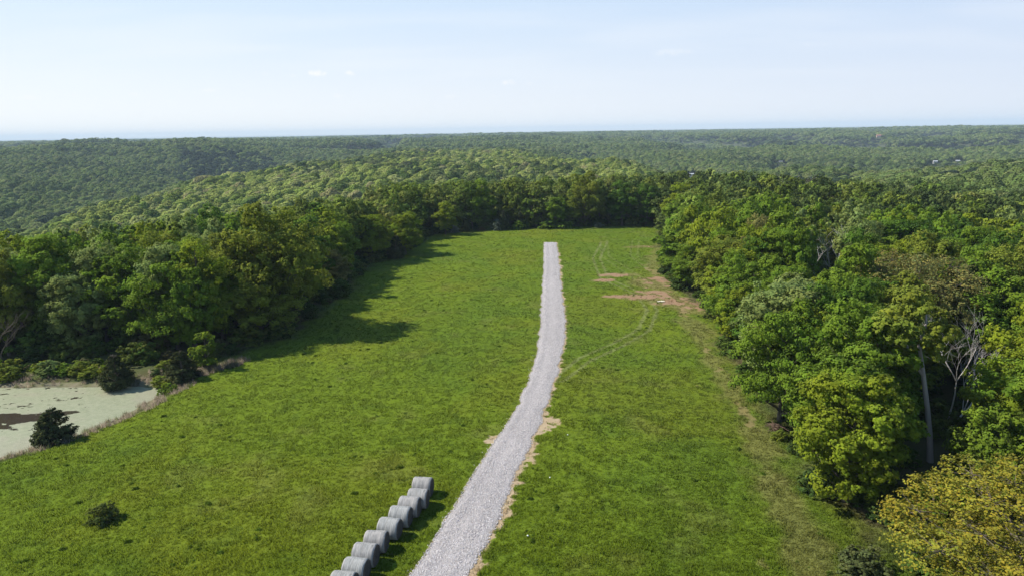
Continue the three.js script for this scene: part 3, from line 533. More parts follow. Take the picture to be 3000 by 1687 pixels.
// bare and fallen trees
function bareTree(geo, mat, x, z, s, turn, tiltX, tiltZ, label, name = 'bare_tree') { const t = new THREE.Group(); part('trunk', geo, mat, t); t.position.set(x, ground(x, z), z); t.rotation.set(tiltX, turn, tiltZ); t.scale.setScalar(s); return tag(add(t, name), label, 'dead tree'); }
bareTree(snag({ seed: 5, girth: 0.019, h: 14, bole: 0.36, levels: 4, fork: 3 }), silver, 49.5, -109.5, 1, 0.6, 0, 0, 'silvery forked snag rising from the right wood, nearer of two');
bareTree(snag({ seed: 8, girth: 0.019, h: 15.5, bole: 0.36, levels: 4, fork: 3 }), silver, 60.5, -123.5, 1, 2.1, 0, -0.05, 'pale forked snag with three upright limbs in the gap of the right wood');
bareTree(snag({ seed: 17, h: 9.5, girth: 0.010, bole: 0.55, levels: 4, fork: 4 }), silver, 44.4, -64.9, 1, 1, 0, 0, 'slender white dead tree with curled twigs in the dark gap above the golden oak');
const fallen = bareTree(snag({ seed: 23, h: 12.5, bole: 0.42, girth: 0.009, levels: 4, fork: 4 }), silver, 44.6, -64.6, 1, 0, 0, 0, 'bare white limbs of a fallen tree leaning right across the dark gap', 'fallen_tree');
fallen.quaternion.setFromUnitVectors(V(0, 1, 0), V(11.3, 3.6, -6.3).normalize());
bareTree(snag({ seed: 29, h: 14, bole: 0.5, levels: 4, fork: 4 }), palebark, 88, -205, 1, 0.4, 0, 0, 'grey leafless crown among the green tops of the right wood');
bareTree(snag({ seed: 33, h: 11, bole: 0.4, levels: 4 }), bark, -69.5, -88.5, 1, 0.4, 0.3, -0.2, 'dark leaning bare tree at the left edge behind the pond');
{ // the pale leaning trunk in the dark gap
  const R = rng(6), g = mergeGeometries([tube([V(0, -0.3, 0), V(-0.35, 2.5, -0.1), V(-0.95, 5.5, -0.2), V(-1.55, 8.2, -0.35), V(-2.2, 11, -0.5)], [0.3, 0.25, 0.22, 0.19, 0.15], 8), limb(V(-1.7, 8.5, -0.4), V(-4.5, 13.2, -1.5), 0.16, 0.05, R, 0.03, 5, 4), limb(V(-2.2, 11, -0.5), V(-1.2, 15, -1.5), 0.2, 0.06, R, 0.03, 5, 4)]);
  const t = new THREE.Group(); part('trunk', g, palebark, t);
  const cr = broadleaf({ seed: 72, h: 15, r: 3.6, base: 0.62, lobes: 12, sprays: 18, leaves: 20, leaf: 0.36 }).crown; const c = part('crown', cr, KINDS.olive[1], t); c.position.set(-2.6, 1.0, -0.8);
  t.position.set(38.2, ground(38.2, -57.4), -57.4); t.rotation.y = 0.2;
  placed.push([38.2, -57.4, 3]);
  tag(add(t, 'leaning_tree'), 'tree with a pale thick leaning trunk showing in the dark gap', 'tree');
}
{ // brush heap at the wood edge
  const R = rng(9), g = []; for (let i = 0; i < 60; i++) { const a = R() * 6.28, l = 0.8 + R() * 1.1, c = V((R() - 0.5) * 1.1, 0.1 + R() * 0.6, (R() - 0.5) * 0.8); g.push(limb(V(c.x - Math.cos(a) * l / 2, Math.max(0.02, c.y - (R() - 0.5) * 0.4), c.z - Math.sin(a) * l / 2), V(c.x + Math.cos(a) * l / 2, Math.max(0.02, c.y + (R() - 0.5) * 0.5), c.z + Math.sin(a) * l / 2), 0.035, 0.012, R, 0.02, 4, 2)); }
  const m = new THREE.Mesh(mergeGeometries(g), new THREE.MeshStandardMaterial({ color: new THREE.Color().setRGB(0.13, 0.085, 0.06), roughness: 1 }));
  m.position.set(26.7, ground(26.7, -64.6), -64.6); tag(add(m, 'brush_heap'), 'brown heap of cut branches at the right wood edge', 'brush heap');
}
// clearings that keep the dead trees in sight: [x, z, radius]
const GAPS = [[45, -66, 6.5], [41, -60, 5.5], [36, -53.5, 5.5], [52, -71, 6], [33, -49, 5], [42, -92, 5.2], [47, -102, 5.5], [51, -112, 6], [50.5, -103, 4.5], [57, -116, 5.5], [61.5, -125, 6], [64, -131, 4], [31, -45, 4], [35, -40, 5]];
const fieldD = (x, z) => sdPoly(FIELD, x, z), pondD = (x, z) => (x < -30 && z > -100 && z < -40 ? sdPoly(POND, x, z) : 99);
const fill = [];
{
  const R = rng(2024);
  for (let z = 24; z > -262; z -= 4.9) for (let x = -112; x < 122; x += 5.6) {
    const px = x + (R() - 0.5) * 4.4, pz = z + (R() - 0.5) * 4.0, u = R(), kind = R(), v = R(), s = R();
    if (fieldD(px, pz) < (px < 0 ? 4 : 2.6) || pondD(px, pz) < 11 || Math.hypot(px, pz) < 26) continue;
    if (px < -30 && pz > -92) continue;
    if (px > 0 && pz > -42) { if (px < 40) continue; }
    if (GAPS.some(([gx, gz, gr]) => Math.hypot(px - gx, pz - gz) < gr)) continue;
    if (placed.some(([qx, qz, qr]) => Math.hypot(px - qx, pz - qz) < Math.max(2.6, qr * 0.52))) continue;
    const edge = fieldD(px, pz);
    fill.push({ x: px, z: pz, h: (edge < 5 ? 9.5 + u * 4 : 12 + u * 5) / 15, r: (3.6 + v * 1.8) / 5, kind, v, turn: s * 6.28, edge, d: Math.hypot(px, pz), seen: inView(px, ground(px, pz) + 11, pz) });
  }
}
const pick = (k, left) => (left ? (k < 0.34 ? 'green' : k < 0.54 ? 'olive' : k < 0.68 ? 'yellow_green' : k < 0.80 ? 'deep' : k < 0.985 ? 'pale' : 'tan') : (k < 0.36 ? 'green' : k < 0.64 ? 'yellow_green' : k < 0.77 ? 'deep' : k < 0.91 ? 'olive' : k < 0.985 ? 'pale' : 'tan'));
const seen = fill.filter((t) => t.seen).sort((a, b) => a.d - b.d), single = new Set(seen.slice(0, Math.max(0, 300 - NAMED.length)));
const MARKS = { left: [['the tallest olive tree', -37, -105], ['the yellow-green pond-side tree', -45.2, -97], ['the round-topped pond tree', -68.5, -99], ['the wide grey-green tree', -57, -97.5], ['the tan budding tree', -34.8, -132], ['the sunlit pair', -30, -168], ['the reddish cedars', -44, -183], ['the narrow olive tree', -41, -118]],
  far: [['the bright-topped tall tree', -9.6, -219], ['the tallest far tree', 24, -221], ['the round fresh green tree', 14.5, -218], ['the dark end tree', 44, -219.5], ['the small pale front tree', -20, -206.5], ['the foot cedars', -2, -215]],
  right: [['the golden oak', 30.2, -35.2], ['the light sage tree', 32, -75.5], ['the large brownish tree', 49, -80], ['the bulging edge tree', 27.2, -50.8], ['the fallen bare limbs', 50, -68], ['the nearer forked snag', 51.5, -114.8], ['the farther forked snag', 64, -131], ['the skirted olive tree', 36.5, -113.5], ['the heading green tree', 44, -166], ['the far corner tree', 51, -200], ['the grey leafless crown', 88, -205], ['the dark heavy tree', 63.5, -110], ['the slim yellow-green tree', 31.5, -91.5], ['the bare soil', 30, -128], ['the clumpy green tree', 56, -75]] };
for (const t of seen) {
  if (!single.has(t)) continue;
  const left = t.x < -18, far = !left && t.z < -212 && t.x < 52, kind = pick(t.kind, left || far), src = (t.d < 125 ? NEAR : MID)[Math.floor(t.v * 3.999)];
  const where = left ? 'the left wood' : far ? 'the far tree line' : 'the right wood', size = t.h > 1.02 ? 'tall' : t.h > 0.9 ? 'mid-sized' : t.h > 0.8 ? 'shortish' : 'low', row = t.edge < 6 ? 'edging' : t.edge < 20 ? 'inside' : 'deep in';
  const mark = MARKS[left ? 'left' : far ? 'far' : 'right'].map((m) => [Math.hypot(m[1] - t.x, m[2] - t.z), m]).sort((a, b) => a[0] - b[0])[0][1], ux = mark[1] / Math.hypot(mark[1], mark[2]), uz = mark[2] / Math.hypot(mark[1], mark[2]), ahead = (t.x - mark[1]) * ux + (t.z - mark[2]) * uz, side = (t.x - mark[1]) * -uz + (t.z - mark[2]) * ux;
  const rel = Math.abs(ahead) > Math.abs(side) * 1.6 ? (ahead > 14 ? 'well behind' : ahead > 0 ? 'behind' : 'in front of') : Math.abs(side) > Math.abs(ahead) * 1.6 ? (side > 0 ? 'right of' : 'left of') : (ahead > 0 ? 'behind and ' : 'in front and ') + (side > 0 ? 'right of' : 'left of');
  let label = `${size} ${KINDS[kind][0]} tree ${row} ${where}, ${rel} ${mark[0]}`;
  if (label.split(' ').length > 15) label = `${size} ${KINDS[kind][0]} tree ${row === 'deep in' ? 'deep' : row === 'inside' ? 'just' : 'close'} ${rel} ${mark[0]}`;
  tree(src, KINDS[kind][1], bark, t.x, t.z, t.h, t.r, t.turn, 'woodland_tree', label, left ? G_LEFT : far ? G_FAR : G_RIGHT);
}

// ------------------------------------------------------------------ the forest beyond, one mass of crowns to the horizon
const HOUSES = [[31.6, 1280, 'white', 'small white house among the trees of the far right valley, left one of two'], [32.93, 1330, 'white', 'small white-roofed house in the far right valley, right one of two'], [14.74, 960, 'grey', 'pale grey farm roof peeping over the trees beyond the right wood'], [27.9, 2300, 'red', 'reddish house on the hazy hillside at upper right'], [21.38, 1250, 'dark', 'dark-roofed house half hidden in the distant valley']].map(([az, r, kind, label]) => ({ x: Math.sin(az * Math.PI / 180) * r, z: -Math.cos(az * Math.PI / 180) * r, az: az * Math.PI / 180, r, kind, label }));
{
  const R = rng(555), sets = { mid: MID.map((t) => [t.crown, []]), trunk: MID.map((t) => [t.trunk, []]), far: FAR.map((g) => [g, []]), dim: DIM.map((g) => [g, []]) };
  const push = (list, k, x, z, h, r, turn, c, y) => list[k][1].push([x, y ?? ground(x, z), z, h, r, turn, c]);
  // crown tints: paler up to the crest, darker beyond; slope shade painted into leaf colour
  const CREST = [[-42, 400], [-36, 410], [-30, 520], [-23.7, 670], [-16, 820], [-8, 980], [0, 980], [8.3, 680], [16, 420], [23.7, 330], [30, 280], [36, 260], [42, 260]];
  const SLOPE_SHADE = [[-26.5, -15.5, 1090, 1470, 0.82], [-35.5, -31.5, 600, 800, 0.7], [19.5, 27.5, 470, 640, 0.75], [-15, -9, 1000, 1250, 0.5], [28, 36, 420, 520, 0.4], [18, 30, 1750, 2150, 0.5], [2, 9, 1150, 1400, 0.4]];  // bearing and distance ranges of slopes whose shade is painted as darker crowns
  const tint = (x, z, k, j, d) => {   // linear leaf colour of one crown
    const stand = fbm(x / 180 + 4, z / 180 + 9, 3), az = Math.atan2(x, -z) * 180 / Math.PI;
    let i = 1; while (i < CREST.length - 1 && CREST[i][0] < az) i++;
    const crest = lerp(CREST[i - 1][1], CREST[i][1], clamp((az - CREST[i - 1][0]) / (CREST[i][0] - CREST[i - 1][0]))), young = d < crest + (stand - 0.5) * 90;  // paler palette inside the crest line, darker one past it
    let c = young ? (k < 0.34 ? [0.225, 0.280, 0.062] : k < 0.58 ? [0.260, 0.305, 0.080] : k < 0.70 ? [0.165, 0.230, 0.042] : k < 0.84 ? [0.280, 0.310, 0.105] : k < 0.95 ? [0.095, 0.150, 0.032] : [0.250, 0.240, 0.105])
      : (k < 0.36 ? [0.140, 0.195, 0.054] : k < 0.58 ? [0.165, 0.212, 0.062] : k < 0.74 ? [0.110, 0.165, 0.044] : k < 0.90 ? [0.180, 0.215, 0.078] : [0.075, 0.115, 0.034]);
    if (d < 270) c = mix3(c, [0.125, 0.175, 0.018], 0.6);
    for (const [a0, a1, r0, r1, share] of SLOPE_SHADE) { const inside = Math.min((az - a0) / (a1 - a0), (a1 - az) / (a1 - a0), (d - r0) / (r1 - r0), (r1 - d) / (r1 - r0)) * 4; if (inside > 0 && hash2(Math.round(x * 7), Math.round(z * 7)) < share * sstep(0.1, 1.1, inside + (stand - 0.5) * 2.4)) c = [0.034, 0.056, 0.028]; }  // crowns darkened here to stand in for shade on the slope
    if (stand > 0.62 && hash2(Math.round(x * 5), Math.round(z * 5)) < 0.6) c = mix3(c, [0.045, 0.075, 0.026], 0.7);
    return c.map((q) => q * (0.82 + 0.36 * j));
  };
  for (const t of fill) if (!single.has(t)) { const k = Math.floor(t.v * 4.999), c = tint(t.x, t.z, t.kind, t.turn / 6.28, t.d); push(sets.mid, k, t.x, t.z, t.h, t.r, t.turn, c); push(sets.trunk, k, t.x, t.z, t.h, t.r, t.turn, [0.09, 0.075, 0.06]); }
  let r = 130;
  while (r < 9500) {
    const sp = r < 420 ? 6.6 : r < 1300 ? 8.0 : r < 2600 ? lerp(9, 12, (r - 1300) / 1300) : lerp(14, 34, clamp((r - 2600) / 6000)), half = r < 400 ? 50 : 42, step = sp / r * 180 / Math.PI;
    for (let a = -half + R() * step; a < half; a += step) {
      const t = (a + (R() - 0.5) * step * 0.8) * Math.PI / 180, q = r + (R() - 0.5) * sp * 0.9, x = Math.sin(t) * q, z = -Math.cos(t) * q, k = R(), j = R(), s = R(), u = R();
      if (x > FX0 && x < FX1 && z > FZ0) continue;
      let grow = 1;
      for (const h of HOUSES) { const da = Math.abs(t - h.az) * q; if (q > h.r - 320 && q < h.r + 18 && da < 13) grow = q > h.r - 16 ? 0 : 0.3; }
      if (!grow) continue;
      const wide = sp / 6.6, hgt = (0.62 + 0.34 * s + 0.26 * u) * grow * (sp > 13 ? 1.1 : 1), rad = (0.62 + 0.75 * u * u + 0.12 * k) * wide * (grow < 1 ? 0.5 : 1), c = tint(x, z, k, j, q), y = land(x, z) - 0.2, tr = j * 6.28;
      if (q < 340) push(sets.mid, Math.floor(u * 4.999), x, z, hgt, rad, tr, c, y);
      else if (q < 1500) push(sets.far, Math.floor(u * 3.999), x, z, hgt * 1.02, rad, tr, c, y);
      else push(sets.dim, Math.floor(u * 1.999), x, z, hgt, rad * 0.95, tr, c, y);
    }
    r += sp * 0.86;
  }
  const forest = new THREE.Group(), M = new THREE.Matrix4(), q = new THREE.Quaternion(), up = V(0, 1, 0), C = new THREE.Color(), barkW = new THREE.MeshStandardMaterial({ color: 0xffffff, roughness: 1 });
  let total = 0;
  for (const [name, list] of Object.entries(sets)) list.forEach(([g, items], i) => {
    if (!items.length) return;
    const im = new THREE.InstancedMesh(g, name === 'trunk' ? barkW : stuffLeaf, items.length); im.name = name === 'trunk' ? 'trunks' : 'crowns'; total += items.length;
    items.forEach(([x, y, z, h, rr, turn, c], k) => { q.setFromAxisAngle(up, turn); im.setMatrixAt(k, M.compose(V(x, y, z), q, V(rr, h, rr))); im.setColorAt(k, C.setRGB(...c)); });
    forest.add(im);
  });
  console.log('forest copies', total, 'fill', fill.length, 'seen', seen.length, 'single', single.size);
  stuff(forest, 'forest', 'unbroken spring forest covering the hills out to the hazy horizon', 'forest');
}
// low growth along and inside the wood edges
{
  const R = rng(808), items = [];
  for (let i = 0; i < 9000; i++) {
    const x = FX0 + R() * (FX1 - FX0), z = -35 - R() * 225, d = fieldD(x, z), a = R(), b = R(), c = R(), turn = R() * 6.28;
    if (d < 0.3 || pondD(x, z) < 2.4 || (x < -30 && z > -83.5) || !inView(x, 1, z)) continue;
    if (d > 4 && R() > (pondD(x, z) < 9 ? 1 : 0.3)) continue;
    const tall = x < -18 || z < -205, s = (d < 4 ? 0.35 + a * (tall ? 1.5 : 1.15) : 0.4 + a * (tall ? 1.9 : 0.9)), k = b;
    items.push([x, z, pondD(x, z) < 7 ? Math.min(s, 0.25 + a * 0.4) : s, turn, c, k]);
  }
  const M = new THREE.Matrix4(), q = new THREE.Quaternion(), up = V(0, 1, 0), C = new THREE.Color(), grp = new THREE.Group();
  for (let v = 0; v < 2; v++) {
    const mine = items.filter((_, i) => i % 2 === v), im = new THREE.InstancedMesh(SHRUB[v].crown, stuffLeaf, mine.length); im.name = 'foliage';
    mine.forEach(([x, z, s, turn, c, k], i) => { q.setFromAxisAngle(up, turn); im.setMatrixAt(i, M.compose(V(x, ground(x, z) - 0.1, z), q, V(s * 1.15, s * 0.9, s * 1.15))); const b = k < 0.4 ? [0.08, 0.13, 0.02] : k < 0.7 ? [0.055, 0.09, 0.02] : k < 0.9 ? [0.11, 0.14, 0.025] : [0.13, 0.12, 0.05]; C.setRGB(...b.map((w) => w * (0.8 + 0.4 * c))); im.setColorAt(i, C); });
    grp.add(im);
  }
  stuff(grp, 'undergrowth', 'low brushy undergrowth along the edges of the woods', 'undergrowth');
}

// coarse weeds standing here and there in the meadow
{
  const R = rng(919), items = [];
  while (items.length < 620) { const z = -37 - Math.pow(R(), 1.3) * 176, x = (R() * 2 - 1) * (-z * 0.8 + 10), a = R(), b = R(), c = R(); if (fieldD(x, z) > -1 || pondD(x, z) < 4 || (x > pathL(z) - 0.6 && x < pathR(z) + 0.6 && z > PATH_END)) continue; if (fbm(x * 0.12 + 60, z * 0.12, 3) < 0.42 + 0.12 * a) continue; items.push([x, z, 0.04 + 0.09 * b * b * b, c]); }
  const M = new THREE.Matrix4(), q = new THREE.Quaternion(), up = V(0, 1, 0), C = new THREE.Color(), im = new THREE.InstancedMesh(SHRUB[0].crown, stuffLeaf, items.length);
  items.forEach(([x, z, w, c], i) => { q.setFromAxisAngle(up, c * 6.28); im.setMatrixAt(i, M.compose(V(x, ground(x, z) - 0.03, z), q, V(w * 2.0, w, w * 1.5))); const k = 0.8 + 0.5 * c; C.setRGB(0.075 * k, 0.125 * k, 0.010 * k); im.setColorAt(i, C); });
  stuff(im, 'weeds', 'small dark leafy weeds dotted over the meadow', 'weeds');
}

// ------------------------------------------------------------------ grass of the meadow and dry bank grass
{
  const R = rng(31337), blades = (n, h, w, spread, seed) => { const r = rng(seed), p = [], idx = [], nn = []; for (let i = 0; i < n; i++) { const a = r() * 6.283, b = r() * 6.283, d = r() * spread, x = Math.cos(a) * d, z = Math.sin(a) * d, hh = h * (0.5 + r() * 0.7), lx = Math.cos(b) * hh * (0.2 + r() * 0.6), lz = Math.sin(b) * hh * (0.2 + r() * 0.6), wx = -Math.sin(b) * w, wz = Math.cos(b) * w, k = i * 3; p.push(x - wx, -0.02, z - wz, x + wx, -0.02, z + wz, x + lx, hh, z + lz); for (let q = 0; q < 3; q++) nn.push(Math.cos(b) * 0.3, 0.95, Math.sin(b) * 0.3); idx.push(k, k + 1, k + 2); } const g = new THREE.BufferGeometry(); g.setAttribute('position', new THREE.Float32BufferAttribute(p, 3)); g.setAttribute('normal', new THREE.Float32BufferAttribute(nn, 3)); g.setIndex(idx); return g; };
  const tufts = [blades(18, 0.085, 0.024, 0.26, 1), blades(18, 0.14, 0.026, 0.22, 2)], lists = [[], []];
  const want = 330000;
  for (let i = 0; i < want; i++) {
    const z = -37 - Math.pow(R(), 1.5) * 184, wide = -z * 0.82 + 14, x = (R() * 2 - 1) * wide, a = R(), b = R(), c = R();
    if (fieldD(x, z) > 1.2) continue;
    if (x < -36 && pondD(x, z) < 2.2) continue;
    if (z > PATH_END && x > pathL(z) - 0.05 && x < pathR(z) + 0.05) continue;
    const col = meadow(x, z); if (lastBare > 0.35 && a > 0.16) continue;
    const clump = fbm(x * 0.9 + 2, z * 0.9, 2);
    lists[clump > 0.58 ? 1 : 0].push([x, z, (0.65 + 0.7 * b) * (0.7 + clump * 0.65), c, col]);
  }
  const m = new THREE.MeshPhysicalMaterial({ color: 0xffffff, roughness: 1, specularIntensity: 0.08, transmission: 0.3, thickness: 0, side: THREE.DoubleSide }); m.name = 'grass_blade';
  const grp = new THREE.Group(), M = new THREE.Matrix4(), q = new THREE.Quaternion(), up = V(0, 1, 0), C = new THREE.Color();
  lists.forEach((l, v) => { const im = new THREE.InstancedMesh(tufts[v], m, l.length); im.name = 'blades'; l.forEach(([x, z, s, c, col], i) => { q.setFromAxisAngle(up, c * 6.28); im.setMatrixAt(i, M.compose(V(x, ground(x, z), z), q, V(s, s, s))); const j = 0.96 + 0.2 * c; C.setRGB(col[0] * j * 1.12, col[1] * j * 1.12, col[2] * j); im.setColorAt(i, C); }); grp.add(im); });
  stuff(grp, 'grass', 'short green grass tufts covering the meadow', 'grass');
  // dry grass on the bank
  const dry = blades(26, 0.62, 0.022, 0.34, 5), items = [];
  for (let i = 0; i < 9000 && items.length < 2600; i++) {
    const x = -90 + R() * 52, z = -91 + R() * 40, d = pondD(x, z); if (d < 0.2 || d > 3.6) continue;
    const back = z < -81.5; if (back && R() > 0.35) continue; if (!back && fbm(x * 0.5, z * 0.5, 2) < 0.33) continue;
    items.push([x, z, 0.45 + R() * 0.6, R()]);
  }
  for (let i = 0; i < 380; i++) { const t = R(), x = -42.6 + t * 5.6 + (R() - 0.5) * 1.2, z = -82.5 - t * 6.2 + (R() - 0.5) * 2.6; items.push([x, z, 0.6 + R() * 0.7, R()]); }
  const im = new THREE.InstancedMesh(dry, m, items.length);
  items.forEach(([x, z, s, c], i) => { q.setFromAxisAngle(up, c * 6.28); im.setMatrixAt(i, M.compose(V(x, ground(x, z), z), q, V(s, s, s))); const k = 0.8 + 0.45 * hash2(i, 5), t = hash2(i, 9); t < 0.7 ? C.setRGB(0.27 * k, 0.215 * k, 0.16 * k) : C.setRGB(0.11 * k, 0.13 * k, 0.04 * k); im.setColorAt(i, C); });
  stuff(im, 'dry_grass', 'tall dry grey-tan grass fringing the pond bank', 'dry grass');
}

// ------------------------------------------------------------------ round hay bales
{
  const fibre = (u, v, s) => 0.5 * tnoise(u, v * 0.08 + 0.0, 96, s) + 0.3 * vnoise(u * 240 + s * 7, v * 14) + 0.2 * vnoise(u * 60 + s, v * 40);
  const wrapTex = (s, warm) => texture(512, 512, (u, v) => { const f = fibre(u, v, s), blot = vnoise(u * 7 + s * 3, v * 9), band = sstep(0.46, 0.5, Math.abs(((u * 3.1 + s * 0.37) % 1) - 0.5)) * 0.10; let k = 0.06 + 0.34 * f + 0.10 * (blot - 0.5) - band * 0.3; const c = mix3([k * 0.98, k, k * 0.99], [k * 1.06, k * 0.97, k * 0.93], warm + (blot - 0.5) * 0.5); return c.map((q) => enc(q)); }, true);
  const wrapBump = texture(512, 512, (u, v) => { const n = 255 * fibre(u, v, 3); return [n, n, n]; }, false);
  const endTex = texture(512, 512, (u, v) => { const x = u - 0.5, y = v - 0.5, r = Math.hypot(x, y), a = Math.atan2(y, x), ring = 0.5 + 0.5 * Math.sin(r * 150 + a + vnoise(a * 4 + 20, r * 30) * 5), n = vnoise(u * 160, v * 160), k = 0.03 + 0.025 * ring + 0.045 * n; return [enc(k * 1.1), enc(k * 0.94), enc(k * 0.84)]; }, true);
  const endBump = texture(512, 512, (u, v) => { const x = u - 0.5, y = v - 0.5, r = Math.hypot(x, y), a = Math.atan2(y, x), k = 255 * clamp(0.3 + 0.35 * Math.sin(r * 150 + a) + 0.5 * (vnoise(u * 160, v * 160) - 0.4)); return [k, k, k]; }, false);
  const Rb = 0.76, Lb = 1.5;
  const side = (seed) => {
    const nu = 40, nv = 64, p = [], uv = [], idx = [];
    for (let j = 0; j <= nv; j++) for (let i = 0; i <= nu; i++) {
      const u = i / nu, v = j / nv, a = v * Math.PI * 2, e = Math.min(u, 1 - u) * Lb, round = 0.075 * Math.pow(1 - clamp(e / 0.13), 2), av = j === nv ? 0 : v;
      const dent = 0.035 * (vnoise(u * 3 + seed * 9, Math.cos(a) * 2 + Math.sin(a) * 2.7 + seed) - 0.5) + 0.004 * Math.sin(u * 23 + seed) + 0.014 * (vnoise(u * 26 + seed, (av < 0.5 ? av : 1 - av) * 30) - 0.5);
      let r = Rb - round + dent, y = Math.cos(a) * r, z = Math.sin(a) * r;
      if (y < -0.68) y = -0.68 - (-(y + 0.68)) * 0.25 * -1 * -1;
      p.push((u - 0.5) * (Lb + 0.02), y + 0.70, z * (1 + 0.03 * Math.max(0, -Math.cos(a)))); uv.push(u, v);
      if (i < nu && j < nv) { const k = j * (nu + 1) + i; idx.push(k, k + nu + 2, k + 1, k, k + nu + 1, k + nu + 2); }
    }
    const g = new THREE.BufferGeometry(); g.setAttribute('position', new THREE.Float32BufferAttribute(p, 3)); g.setAttribute('uv', new THREE.Float32BufferAttribute(uv, 2)); g.setIndex(idx); g.computeVertexNormals(); return g;
  };
  const end = (sx) => {
    const p = [], uv = [], idx = [], nr = 12, na = 48;
    for (let i = 0; i <= nr; i++) for (let j = 0; j <= na; j++) {
      const r = i / nr * (Rb - 0.05), a = j / na * Math.PI * 2, q = j === na ? 0 : j; let y = Math.cos(a) * r, z = Math.sin(a) * r; if (y < -0.67) y = -0.67;
      p.push(sx * (Lb / 2 - 0.015 + 0.03 * (hash2(i * 7 + sx, q) - 0.5) + 0.035 * (1 - (i / nr) ** 2)), y + 0.70, z); uv.push(0.5 + 0.5 * Math.cos(a) * i / nr, 0.5 + 0.5 * Math.sin(a) * i / nr);
      if (i < nr && j < na) { const k = i * (na + 1) + j; sx > 0 ? idx.push(k, k + na + 1, k + 1, k + 1, k + na + 1, k + na + 2) : idx.push(k, k + 1, k + na + 1, k + 1, k + na + 2, k + na + 1); }
    }
    const g = new THREE.BufferGeometry(); g.setAttribute('position', new THREE.Float32BufferAttribute(p, 3)); g.setAttribute('uv', new THREE.Float32BufferAttribute(uv, 2)); g.setIndex(idx); g.computeVertexNormals(); return g;
  };
  const sides = [side(1), side(2), side(3)], ends = [end(-1), end(1)];
  const wraps = [0.1, 0.55, 0.35].map((w, i) => new THREE.MeshStandardMaterial({ map: wrapTex(i + 2, w), bumpMap: wrapBump, bumpScale: 0.02, roughness: 0.8 }));
  const endM = new THREE.MeshStandardMaterial({ map: endTex, bumpMap: endBump, bumpScale: 0.04, roughness: 1 });
  const straw = new THREE.MeshStandardMaterial({ color: new THREE.Color().setRGB(0.2, 0.14, 0.09), roughness: 1 });
  const fringe = (() => { const R = rng(44), g = []; for (let i = 0; i < 90; i++) { const a = R() * 6.28, r = Rb - 0.05 - R() * 0.15, c = V((R() < 0.5 ? 1 : -1) * (Lb / 2 - 0.02), Math.cos(a) * r + 0.7, Math.sin(a) * r), s = Math.sign(c.x); if (c.y < 0.1) continue; g.push(tube([c, V(c.x + s * (0.04 + R() * 0.1), c.y + (R() - 0.6) * 0.12, c.z + (R() - 0.5) * 0.12)], [0.008, 0.003], 3)); } return mergeGeometries(g); })();
  const spots = [[-7.86, -52.89, 1, 'pinkish grey round bale at the far end of the row'], [-8.0, -51.0, 2, 'round bale second from the far end of the row'], [-8.53, -49.8, 1, 'round bale third from the far end, set back behind the second'], [-9.06, -48.4, 0, 'grey round bale with frayed straw rim, fourth from the far end'], [-9.63, -46.75, 0, 'silvery smooth round bale in the middle of the row'], [-10.33, -45.05, 1, 'brownish round bale fourth from the near end, shadow clear on the grass'], [-10.79, -43.4, 2, 'round bale third from the near end of the row'], [-11.11, -41.75, 0, 'large grey round bale second from the near end'], [-11.62, -40.3, 2, 'round bale cut off by the lower picture edge']];
  const turn = [-0.14, -0.12, -0.16, -0.17, -0.2, -0.1, -0.16, -0.18, -0.16];
  spots.forEach(([x, z, k, label], i) => {
    const b = new THREE.Group();
    part('wrapped_side', sides[i % 3], wraps[k], b); part('end_face', ends[0], endM, b); part('end_face', ends[1], endM, b); part('frayed_straw', fringe, straw, b);
    b.position.set(x, ground(x, z) - 0.02, z); b.rotation.y = turn[i]; const s = 1.02 + 0.05 * hash2(i, 3); b.scale.set(s, s, s);
    tag(add(b, 'hay_bale'), label, 'hay bale', 'round hay bales in a row beside the lane');
  });
}

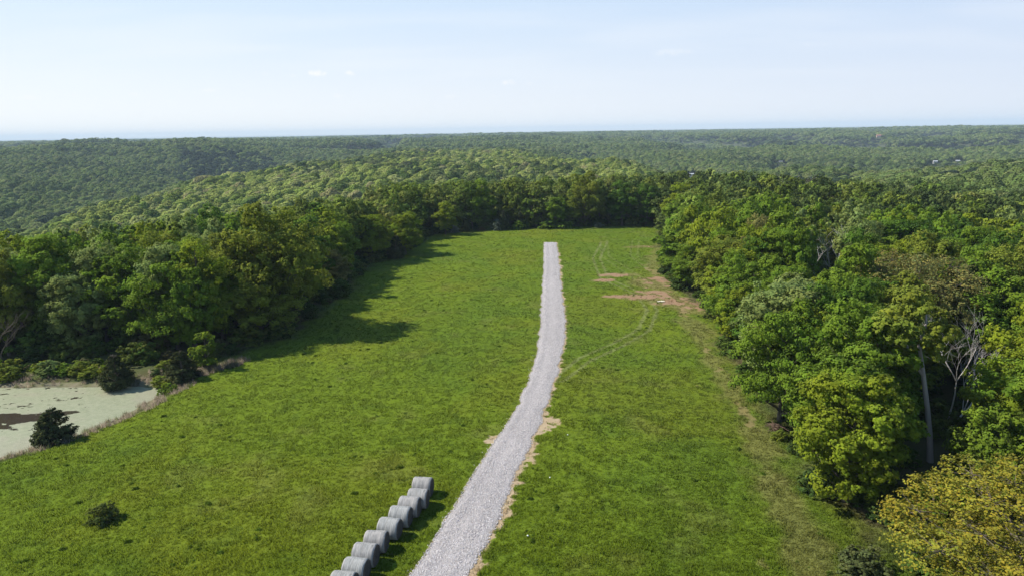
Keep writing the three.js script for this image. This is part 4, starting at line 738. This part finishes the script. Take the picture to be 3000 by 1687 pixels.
// ------------------------------------------------------------------ far houses, water tower, scraps in the grass
{
  const mat = (r, g, b) => new THREE.MeshStandardMaterial({ color: new THREE.Color().setRGB(r, g, b), roughness: 0.8 });
  const paint = { white: [mat(0.42, 0.42, 0.41), mat(0.36, 0.38, 0.4)], grey: [mat(0.5, 0.5, 0.5), mat(0.4, 0.42, 0.44)], red: [mat(0.45, 0.3, 0.25), mat(0.28, 0.12, 0.10)], dark: [mat(0.35, 0.33, 0.3), mat(0.10, 0.11, 0.12)] }, glass = new THREE.MeshStandardMaterial({ color: 0x1c2226, roughness: 0.15 });
  for (const h of HOUSES) {
    const t = new THREE.Group(), w = 13, d = 8, e = 4.2, big = h.r > 2000 ? 0.9 : 0.45;
    part('wall', new THREE.BoxGeometry(w, e, d).translate(0, e / 2, 0), paint[h.kind][0], t);
    const sh = new THREE.Shape([new THREE.Vector2(-d / 2 - 0.5, 0), new THREE.Vector2(d / 2 + 0.5, 0), new THREE.Vector2(0, 2.9)]);
    part('roof', new THREE.ExtrudeGeometry(sh, { depth: w + 1, bevelEnabled: false }).rotateY(Math.PI / 2).translate(-w / 2 - 0.5, e + 0.01, 0), paint[h.kind][1], t);
    for (const x of [-4, 0, 4]) part(x ? 'window' : 'door', new THREE.BoxGeometry(1.3, x ? 1.4 : 2.1, 0.1).translate(x, x ? 2.3 : 1.06, d / 2 + 0.04), glass, t);
    t.position.set(h.x, land(h.x, h.z) + 3.4, h.z); t.rotation.y = -h.az + 0.25; t.scale.setScalar(big);
    part('ground_floor', new THREE.BoxGeometry(w - 0.4, 6, d - 0.4).translate(0, -3.02, 0), paint[h.kind][0], t);
    tag(add(t, 'farmhouse'), h.label, 'house');
  }
  const az = -30.07 * Math.PI / 180, r = 6800, x = Math.sin(az) * r, z = -Math.cos(az) * r, y = land(x, z), t = new THREE.Group(), steel = mat(0.5, 0.53, 0.56);
  part('tank', new THREE.LatheGeometry([[0, 30], [4, 31], [7, 34], [7.5, 37], [6, 40], [2, 42], [0, 42.4]].map(([a, b]) => new THREE.Vector2(a, b)), 20), steel, t);
  for (let i = 0; i < 4; i++) { const a = i * Math.PI / 2 + 0.4; part('leg', tube([V(Math.cos(a) * 8, -1, Math.sin(a) * 8), V(Math.cos(a) * 6.2, 35, Math.sin(a) * 6.2)], [0.5, 0.4], 6), steel, t); }
  t.position.set(x, y, z); tag(add(t, 'water_tower'), 'tiny water tower on the hazy skyline at far left', 'water tower');
  const wt = mat(0.82, 0.83, 0.8);
  [[0.9, -46.4, 'lowest in the meadow'], [5.4, -63.9, 'highest, beside the lane bend'], [3.1, -55.4, 'between the two others']].forEach(([x, z, w], i) => { const g = new THREE.IcosahedronGeometry(0.06, 1), a = g.attributes.position; for (let k = 0; k < a.count; k++) { const q = 0.7 + 0.6 * vnoise(a.getX(k) * 30 + i, a.getY(k) * 30 + a.getZ(k) * 17); a.setXYZ(k, a.getX(k) * q * 1.2, a.getY(k) * q * 0.8, a.getZ(k) * q); } g.computeVertexNormals(); const m = new THREE.Mesh(g, wt); m.position.set(x, ground(x, z) + 0.12, z); tag(add(m, 'white_scrap'), `tiny white scrap on the grass right of the lane, ${w}`, 'scrap', 'white scraps in the grass'); });
  { const g = new THREE.BufferGeometry(), p = [], idx = []; for (let i = 0; i <= 10; i++) for (let j = 0; j <= 4; j++) { p.push((i / 10 - 0.5) * 1.3, 0.06 + 0.14 * vnoise(i * 0.9, j * 1.1), (j / 4 - 0.5) * 0.8 * (0.7 + 0.3 * vnoise(i, 3))); if (i < 10 && j < 4) { const k = i * 5 + j; idx.push(k, k + 1, k + 6, k, k + 6, k + 5); } } g.setAttribute('position', new THREE.Float32BufferAttribute(p, 3)); g.setIndex(idx); g.computeVertexNormals(); const m = new THREE.Mesh(g, mat(0.5, 0.47, 0.36)); m.material.side = THREE.DoubleSide; m.position.set(26.6, ground(26.6, -118.4), -118.4); tag(add(m, 'pale_sheet'), 'crumpled cream sheet lying beside the bare soil patch', 'sheet'); }
}
renderer.render(scene, camera);
